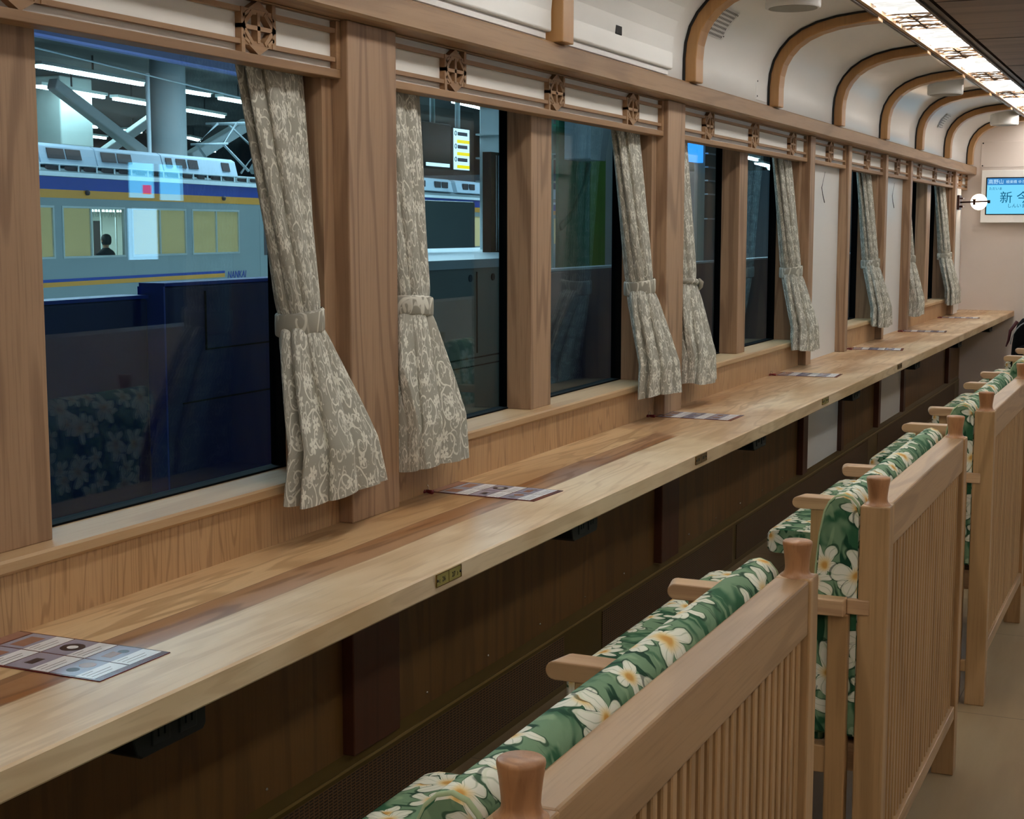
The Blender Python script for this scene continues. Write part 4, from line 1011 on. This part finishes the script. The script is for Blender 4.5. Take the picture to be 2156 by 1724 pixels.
rw = thing('ribbed_panel', 'grey-green panel with ledges in the left half of the third window', 'panel', (-4.0, 13.3, 0))
B(-4.1, -4.0, 13.08, 13.9, 0, 2.6).build('panel', M['gate_grey'], rw); m = MB(); [m.box(-4.0, -3.97, 13.08, 13.9, z, z+0.012) for z in (1.5, 1.72, 1.84, 1.96, 2.08)]; m.build('ledges', M['steel'], rw)
bs_ = thing('blue_screen', 'small glowing blue screen at the top of the third window', 'screen', (-4.0, 12.9, 2.0)); B(-4.05, -4.0, 12.72, 13.02, 2.0, 2.16).build('face', emit('blue_screen_light', (60, 150, 250), 1.2), bs_); MB().tube([(-4.03, 12.87, 2.15), (-4.03, 12.87, 6.61)], 0.02, 6).build('hanger', M['steel'], bs_)
MB().tube([(-5.03, 10.17, 2.15), (-5.03, 10.17, 6.61)], 0.02, 6).build('hanger', M['steel'], sb)
MB().tube([(-3.59, 9.1, 2.34), (-3.59, 9.1, 6.61)], 0.02, 6).build('hanger', M['steel'], hb)
ds = thing('departure_screen', 'dark departure screen left of the lit white sign', 'screen', (-5.0, 9.8, 1.85)); B(-5.1, -5.0, 9.55, 10.0, 1.84, 2.17).build('case', M['grey_plastic'], ds, 0.01)
MB().tube([(-5.05, 9.8, 2.16), (-5.05, 9.8, 6.61)], 0.02, 6).build('hanger', M['steel'], ds); m = MB().box(-5.0, -4.996, 9.6, 9.97, 1.86, 1.885); m.build('text_line', M['sign_lit'], ds)

# the train across
A = math.radians(6.25); NV = Vector((math.cos(A), math.sin(A), 0)); DT = 16.83
tr = thing('train', 'blue and grey commuter train standing across the tracks', 'train', tuple(-DT*NV), None, A)
S0, S1 = 8.0, 35.2
pr = [(0, -0.9), (0, 2.40), (-0.06, 2.47), (-0.35, 2.60), (-0.9, 2.70), (-1.4, 2.74), (-1.9, 2.70), (-2.45, 2.60), (-2.74, 2.47), (-2.8, 2.40), (-2.8, -0.9)]
WIN = [(24.38-4.77*k, 0) for k in range(0, 4)]
wins = []
s = 24.38-2.39*6
for k in range(11):
    a = 24.38+2.39*(k-6) if k != 6 else 24.38
    if not (31.5 < a < 33.2): wins.append((a, a+2.15))
def train_body(s0, s1, wins, nm):
    m = MB(); zs0, zs1 = 0.86, 1.85
    m.prism([(0, 1.85), (0, 2.40), (-0.06, 2.47), (-0.35, 2.60), (-0.9, 2.70), (-1.4, 2.74), (-1.9, 2.70), (-2.45, 2.60), (-2.74, 2.47), (-2.8, 2.40), (-2.8, 1.85)], s0, s1, 'y')
    m.box(-2.8, 0, s0, s1, -0.9, 0.0); m.box(-0.08, 0, s0, s1, 0.0, zs0); m.box(-2.8, -2.7, s0, s1, 0, 1.9)
    p = s0
    for a, b in wins: m.box(-0.08, 0, p, a, zs0, zs1); p = b
    m.box(-0.08, 0, p, s1, zs0, zs1)
    return m
train_body(S0, S1, wins, '').build('body', M['train_body'], tr)
m = MB().box(-2.6, -0.2, S0+0.2, S1-0.2, 0.0, 0.03).box(-2.65, -2.6, S0, S1, 0, 1.9).box(-2.6, -0.2, S0, S1, 1.82, 1.845); m.build('interior', M['car_in'], tr)
MB().box(0, 0.006, S0, S1, 2.15, 2.385).box(0, 0.006, S0, 30.57, 0.425, 0.478).build('blue_stripe', M['train_blue'], tr)
MB().box(0, 0.006, S0, S1, 1.995, 2.15).box(0, 0.006, S0, 30.57, 0.335, 0.42).build('orange_stripe', M['train_orange'], tr)
MB().box(-0.02, 0.05, S0, S1, 2.395, 2.475).build('gutter', M['train_gutter'], tr)
text_mesh('NANKAI', 0.235, Matrix(((0, 0, 1, 0.008), (1, 0, 0, 30.68), (0, 1, 0, 0.30), (0, 0, 0, 1))) @ Matrix.Shear('XY', 4, (0.2, 0)) if False else Matrix(((0, 0, 1, 0.008), (1, 0.22, 0, 30.68), (0, 1, 0, 0.30), (0, 0, 0, 1))), 'lettering', M['train_blue'], tr, 0.002)
for i, (a, b) in enumerate(wins):
    mid = (a+b)/2 - (0.12 if i % 3 == 0 else 0)
    f = MB(); f.box(-0.04, 0.012, a, b, 0.86, 0.90); f.box(-0.04, 0.012, a, b, 1.81, 1.85); f.box(-0.04, 0.012, a, a+0.05, 0.9, 1.81); f.box(-0.04, 0.012, b-0.05, b, 0.9, 1.81); f.box(-0.04, 0.012, mid-0.025, mid+0.025, 0.9, 1.81)
    fo = f.build('window_frame', M['train_alu'], tr, 0.004)
    is1 = abs(a-24.38) < 0.1
    bl = MB().box(-0.03, -0.02, a+0.05, mid-0.02, 0.9, 1.812)
    if not is1: bl.box(-0.03, -0.02, mid+0.02, b-0.05, 0.9, 1.812)
    bl.build('blind', M['blind'], fo)
    B(-0.014, -0.010, a+0.04, b-0.04, 0.89, 1.82).build('pane', M['far_glass'], fo)
# lit saloon ceiling lamp and door seen through the open blind
MB().box(-1.9, -1.1, 24.6, 33, 1.79, 1.80).build('saloon_lamp', emit('far_saloon_lamp', (240, 255, 250), 3.0), tr)
B(-2.598, -2.59, 29.32, 29.58, 0.75, 1.6).build('saloon_door_window', M['train_dark'], tr, 0.004)
m = MB()
for k in range(9):
    s_ = 26.2+k*0.13; m.tube([(-0.5, s_+0.035*math.cos(a), 1.70+0.045*math.sin(a)) for a in [q*PI/5 for q in range(11)]], 0.007, 6); m.tube([(-0.5, s_, 1.745), (-0.5, s_, 1.84)], 0.008, 6)
m.build('hanging_strap', M['train_gutter'], tr)
for s_ in (27.2, 27.75): MB().tube([(-1.0, s_, 0.2), (-1.0, s_, 1.85)], 0.02, 8).build('grab_pole', M['train_gutter'], tr)
B(-0.02, 0.01, 32.3, 33.7, -0.1, 1.9).build('door', M['train_body'], tr, 0.02); B(0.009, 0.014, 32.5, 32.95, 0.8, 1.6).build('door_window', M['train_dark'], tr, 0.01)
for s_ in (25.2, 30.55): MB().lathe([(0.05, 0), (0.05, 0.05), (0.02, 0.07)], (0.006, s_, 2.11), 12, 'x').build('side_lamp', M['train_dark'], tr)
# rooftop equipment: boxes with dark grilles
units = [(14.0, 17.9), (18.1, 22.0), (22.2, 24.1), (24.15, 25.98), (26.02, 28.46), (28.5, 31.75)]
for a, b in units:
    m = MB(); m.prism([(-0.40, 2.60), (-0.24, 2.62), (-0.33, 2.98), (-0.42, 3.03), (-2.3, 3.03), (-2.45, 2.6)], a, b, 'y'); u_ = m.build('roof_unit', M['train_roof'], tr, 0.02)
    g = MB(); q = a+0.22; cnt = 0
    lst = {24.15: [(24.38, 24.92), (24.98, 25.47)], 26.02: [(26.18, 26.68), (26.76, 27.26)], 28.5: [(28.62, 28.86), (29.05, 29.45), (29.55, 29.96), (31.05, 31.40)]}.get(a, [(a+0.25, a+0.75), (a+0.85, a+1.35), (a+1.9, a+2.4)])
    for p, q in lst:
        if q > b: continue
        vs = [(-0.26, p, 2.74), (-0.26, q, 2.74), (-0.305, q, 2.935), (-0.305, p, 2.935)]; vs += [(x+0.012, y, z) for x, y, z in vs]
        g.add(vs, [(0, 3, 2, 1), (4, 5, 6, 7), (0, 1, 5, 4), (1, 2, 6, 5), (2, 3, 7, 6), (3, 0, 4, 7)])
    g.build('roof_grille', M['train_dark'], u_)
rr = random.Random(3); m = MB(); m.box(-0.16, -0.12, 14, 34, 2.625, 2.645)
s_ = 14.0
while s_ < 34: m.box(-0.15, -0.13, s_, s_+0.03, 2.5, 2.63); s_ += 0.62
m.build('roof_walkway', M['train_gutter'], tr)
m = MB(); s_ = 14.3
while s_ < 34: m.box(-0.22, -0.17, s_, s_+rr.uniform(0.25, 0.5), 2.52, 2.60); s_ += 0.62
m.build('roof_conduits', M['train_dark'], tr)
pt = MB(); P0 = (-1.4, 33.3, 2.8)
for dx in (-0.45, 0.45):
    pt.tube([(-1.4+dx, 33.6, 2.85), (-1.4+dx*0.8, 32.5, 3.45), (-1.4+dx*0.6, 33.4, 4.0)], 0.035, 8)
    pt.tube([(-1.4+dx, 34.9, 2.85), (-1.4+dx*0.8, 35.6, 3.45), (-1.4+dx*0.6, 34.0, 4.0)], 0.03, 8)
pt.tube([(-2.1, 33.6, 4.02), (-0.7, 33.6, 4.02)], 0.03, 8); pt.tube([(-2.1, 33.9, 4.02), (-0.7, 33.9, 4.02)], 0.03, 8); pt.tube([(-1.9, 32.5, 3.45), (-0.9, 32.5, 3.45)], 0.03, 8)
pt.build('pantograph', M['steel'], tr)
# second car
m = train_body(35.8, 62, [(38+2.39*k, 40.15+2.39*k) for k in range(9)], ''); m.build('second_body', M['train_body'], tr)
MB().box(0, 0.006, 35.8, 62, 2.15, 2.385).build('second_blue_stripe', M['train_blue'], tr); MB().box(0, 0.006, 35.8, 62, 1.995, 2.15).build('second_orange_stripe', M['train_orange'], tr)
MB().box(-0.02, 0.05, 35.8, 62, 2.395, 2.475).build('second_gutter', M['train_gutter'], tr)
m = MB()
for k in range(9): m.box(-0.05, -0.03, 38+2.39*k, 40.15+2.39*k, 0.86, 1.85)
m.build('second_blinds', M['blind'], tr)
for k in range(5):
    a = 37.5+k*4.6; m = MB(); m.prism([(-0.40, 2.60), (-0.24, 2.62), (-0.33, 2.98), (-0.42, 3.03), (-2.3, 3.03), (-2.45, 2.6)], a, a+4.2, 'y'); u_ = m.build('roof_unit', M['train_roof'], tr, 0.02)
    g = MB()
    for p in (a+0.6, a+1.25, a+2.6, a+3.25): g.box(-0.29, -0.25, p, p+0.5, 2.74, 2.93)
    g.build('roof_grille', M['train_dark'], u_)

# passenger seated in the far train, seen from behind
pn = thing('person', 'dark-haired person in a dark suit seated inside the far train, back to its window', 'person', tuple(-DT*NV), None, A)
PX, PS = -0.42, 26.46
def pe(cx, cy, z, a, b, e=2.2): return ell(cx, cy, z, a, b, 20, e)
m = MB(); ring_loft(m, [pe(PX, PS, z, a, b) for z, a, b in [(0.45, 0.13, 0.18), (0.60, 0.125, 0.17), (0.80, 0.13, 0.20), (0.93, 0.115, 0.215), (0.985, 0.085, 0.17), (1.01, 0.06, 0.09), (1.05, 0.052, 0.055), (1.09, 0.060, 0.062), (1.13, 0.088, 0.074), (1.19, 0.098, 0.080), (1.25, 0.092, 0.076), (1.29, 0.060, 0.052), (1.305, 0.02, 0.02)]])
m.build('body', M['skin'], pn)
m = MB(); ring_loft(m, [pe(PX, PS, z, a, b) for z, a, b in [(0.44, 0.145, 0.195), (0.60, 0.14, 0.185), (0.80, 0.145, 0.22), (0.90, 0.135, 0.245), (0.95, 0.115, 0.235), (0.99, 0.09, 0.18), (1.02, 0.068, 0.10), (1.04, 0.062, 0.07)]])
for s_ in (-1, 1): ring_loft(m, [ell(PX-0.02-0.12*f, PS+s_*(0.225+0.02*f), 0.93-0.36*f, 0.055-0.012*f, 0.052-0.01*f, 14) for f in (0, 0.3, 0.6, 1.0)])
m.build('jacket', M['suit'], pn)
m = MB(); ring_loft(m, [pe(PX+0.012, PS, z, a, b) for z, a, b in [(1.10, 0.075, 0.078), (1.14, 0.100, 0.086), (1.20, 0.106, 0.090), (1.26, 0.100, 0.085), (1.30, 0.070, 0.062), (1.318, 0.025, 0.025)]]); m.build('hair', M['hair'], pn)
for s_ in (-1, 1): MB().lathe([(0.004, -0.028), (0.014, -0.012), (0.015, 0.010), (0.005, 0.028)], (PX-0.03, PS+s_*0.088, 1.175), 10).build('ear', M['skin'], pn)

# station tubes, columns, braces, wires
tubes = [((-30.03, 33.89), (-30.75, 39.52)), ((-30.8, 39.9), (-31.13, 43.63)), ((-31.47, 44.71), (-31.8, 47.5)), ((-34.28, 38.66), (-34.96, 42.76)), ((-35.0, 43.36), (-35.42, 45.83)), ((-35.79, 48.57), (-36.45, 52.03)),
         ((-43.99, 49.59), (-45.42, 54.99)), ((-45.7, 57.3), (-45.75, 58.6)), ((-49.22, 55.46), (-49.56, 56.42)), ((-49.73, 58.27), (-50.41, 61.69)), ((-46.34, 63.03), (-47.25, 65.28)), ((-52.48, 73.18), (-52.99, 74.7)),
         ((-30.2, 52.0), (-30.9, 57.0)), ((-34.0, 64.2), (-34.6, 68.0)), ((-30.5, 70.0), (-31.0, 76.0)), ((-27.82, 102.8), (-28.4, 108.0)), ((-17.5, 62.2), (-17.8, 66.0)), ((-18.7, 69.9), (-19.1, 74.0)), ((-19.7, 75.4), (-20.1, 79.5))]
TL = ['%s glowing tube of the %s row of station lights, %s' % (o_, r_, w_) for o_, r_, w_ in [
    ('first', 'topmost', 'nearest window'), ('second', 'topmost', 'nearest window'), ('third', 'topmost', 'beside the curtain'), ('long', 'second', 'nearest window'), ('short', 'second', 'beside the pale pole'),
    ('right-hand', 'second', 'beside the broad column'), ('long', 'third', 'nearest window'), ('short', 'third', 'nearest window'), ('tiny left', 'lowest', 'nearest window'), ('longer', 'lowest', 'nearest window'),
    ('tiny', 'lowest', 'right of the column'), ('last tiny', 'lowest', 'right of the column'), ('hidden first', 'middle', 'behind the nearest curtain'), ('hidden second', 'middle', 'behind the nearest curtain'),
    ('far first', 'middle', 'second window'), ('far second', 'middle', 'third window'), ('first', 'low far', 'third window'), ('second', 'low far', 'third window'), ('third', 'low far', 'third window')]]+['single glowing tube under the transom of the second window, left pane']
tubes.append(((-19.12, 38.4), (-19.41, 41.0)))
for i, (a, b) in enumerate(tubes):
    z = 6.0 if i < 16 else (4.5 if i < 19 else 5.0)
    fx = thing('fluorescent_light', TL[i], 'station light', (a[0], a[1], z), 'rows of fluorescent tubes under the station roof')
    m = MB(); m.bar((a[0], a[1], z), (b[0], b[1], z), 0.12, 0.09); m.build('tube', M['tube'], fx)
    m = MB(); m.bar((a[0], a[1], z+0.10), (b[0], b[1], z+0.10), 0.34, 0.10); m.build('reflector', M['steel'], fx)
    mx_, my_ = (a[0]+b[0])/2, (a[1]+b[1])/2; MB().tube([(mx_, my_, z+0.14), (mx_, my_, 6.61)], 0.03, 6).build('hanger', M['dark_roof'], fx)
for k in range(6):  # unseen panels added to light the train side and gates
    y = 6+9*k; fx = thing('added_lamp_panel', '%s added unseen lamp panel above the tracks, counted from the near end' % ('first', 'second', 'third', 'fourth', 'fifth', 'sixth')[k], 'station light', (-9, y, 5.2), 'added unseen lamp panels above the tracks')
    B(-10.2, -7.8, y, y+4.5, 5.15, 5.2).build('lens', M['track_fill'], fx); B(-10.3, -7.7, y-0.1, y+4.6, 5.2, 5.3).build('housing', M['steel'], fx); MB().tube([(-9, y+2.2, 5.29), (-9, y+2.2, 6.61)], 0.04, 6).build('hanger', M['dark_roof'], fx)
def col(x0, x1, y0, y1, label, cap=None):
    c = thing('station_column', label, 'column', ((x0+x1)/2, (y0+y1)/2, -1.15)); B(x0, x1, y0, y1, -1.15, 6.6).build('shaft', M['conc'], c, 0.05)
    if cap: B(x0-cap, x1+cap, y0-cap, y1+cap, 5.2, 6.6).build('capital', M['conc'], c, 0.05)
for k in range(4):  # unseen panels added to brighten the columns and train roof
    y = 18+9*k; fx = thing('added_lamp_panel', '%s added unseen lamp panel above the far train, counted from the near end' % ('first', 'second', 'third', 'fourth')[k], 'station light', (-19.5, y, 5.7), 'added unseen lamp panels above the far train')
    B(-20.6, -18.4, y, y+5, 5.65, 5.70).build('lens', M['far_fill'], fx); B(-20.7, -18.3, y-0.1, y+5.1, 5.70, 5.80).build('housing', M['steel'], fx); MB().tube([(-19.5, y+2.5, 5.79), (-19.5, y+2.5, 6.61)], 0.04, 6).build('hanger', M['dark_roof'], fx)
def rcol(x, y, r, label, capz=None):
    c = thing('station_column', label, 'column', (x, y, -1.15)); MB().tube([(x, y, -1.15), (x, y, 6.6)], r, 24).build('shaft', M['conc'], c)
    if capz: B(x-r*1.5, x+r*1.5, y-r*1.5, y+r*1.5, capz, 6.6).build('capital', M['conc'], c, 0.05)
rcol(-24.3, 32.25, 0.46, 'broad round grey column behind the far train, right of the pale pole')
rcol(-36, 41.6, 0.55, 'distant grey column at the left of the nearest window', 4.25)
rcol(-19.5, 58, 0.5, 'distant grey column seen through the third window', 4.6)
pp = thing('catenary_pole', 'slim pale vertical pole in front of the far train roof', 'pole', (-23.5, 30.4, -1.15))
MB().tube([(-23.5, 30.4, -1.15), (-23.5, 30.4, 5.2)], 0.055, 12).build('pole', M['train_gutter'], pp)
for a, b, w_, lab in [((-27, 31.0, 5.15), (-27, 35.4, 3.2), 0.30, 'thick diagonal steel brace sloping down to the right behind the train'), ((-30, 36.4, 3.6), (-30, 39.4, 5.1), 0.28, 'thinner diagonal steel brace sloping up to the right'),
                  ((-26, 35.4, 3.4), (-26, 38.3, 4.55), 0.34, 'bright diagonal steel brace right of the broad column'), ((-24, 35.6, 3.0), (-24, 36.6, 4.0), 0.2, 'short steep brace beside the nearest curtain')]:
    br = thing('steel_brace', lab, 'brace', a, 'diagonal steel braces under the station roof'); MB().bar(a, b, w_, w_).build('beam', M['steel'], br, 0.04)
ov = thing('overhead_wire', 'thin overhead wire strung above the far train', 'wire', (-19, 30, 4.1)); MB().tube([(-15.6, 16, 4.15), (-19.2, 32, 4.05), (-21, 42, 4.0)], 0.018, 6).build('wire', M['steel'], ov)
tb = thing('roof_girder', 'roof girder with a painted blue highlight crossing the top of the nearest window', 'girder', (-14.2, 18, 3.95))
MB().bar((-14.0, 14.5, 3.97), (-15.0, 23.5, 4.02), 0.12, 0.035).build('lower_flange', M['train_blue'], tb); MB().bar((-14.15, 14.5, 4.5), (-15.15, 23.5, 4.5), 0.06, 1.0).build('web', M['navy'], tb)  # lighter blue flange paints the highlight line along the dark girder

props(B(1.36, 4.0, -2, 14, -0.05, 0).build('platform', M['plat']), 'platform strip beyond the aisle-side windows', 'platform')
# lit notices on the platform beyond the opposite windows (mirrored in the nearest pane)
for (y0, y1, z0, z1, mt, lab) in [(6.68, 6.87, 1.58, 1.77, 'board_lit', 'small lit notice with a red corner beyond the aisle-side window'), (6.95, 7.20, 1.57, 1.77, 'board_lit', 'pale lit notice beside the red-cornered one'),
                                 (6.66, 6.89, 1.24, 1.52, 'board_white', 'tall bright notice beyond the aisle-side window')]:
    n_ = thing('lit_notice', lab, 'notice', (1.62, (y0+y1)/2, z0), 'lit notices outside the aisle-side windows')
    B(1.62, 1.64, y0, y1, z0, z1).build('face', M[mt], n_); B(1.64, 1.67, y0-0.01, y1+0.01, z0-0.01, z1+0.01).build('case', M['grey_plastic'], n_); B(1.675, 1.70, (y0+y1)/2-0.02, (y0+y1)/2+0.02, 0, z1).build('stand', M['grey_plastic'], n_)
    if 'red' in lab and 'beside' not in lab: B(1.615, 1.62, y0+0.09, y0+0.16, z0+0.02, z0+0.07).build('red_mark', M['board_red'], n_)
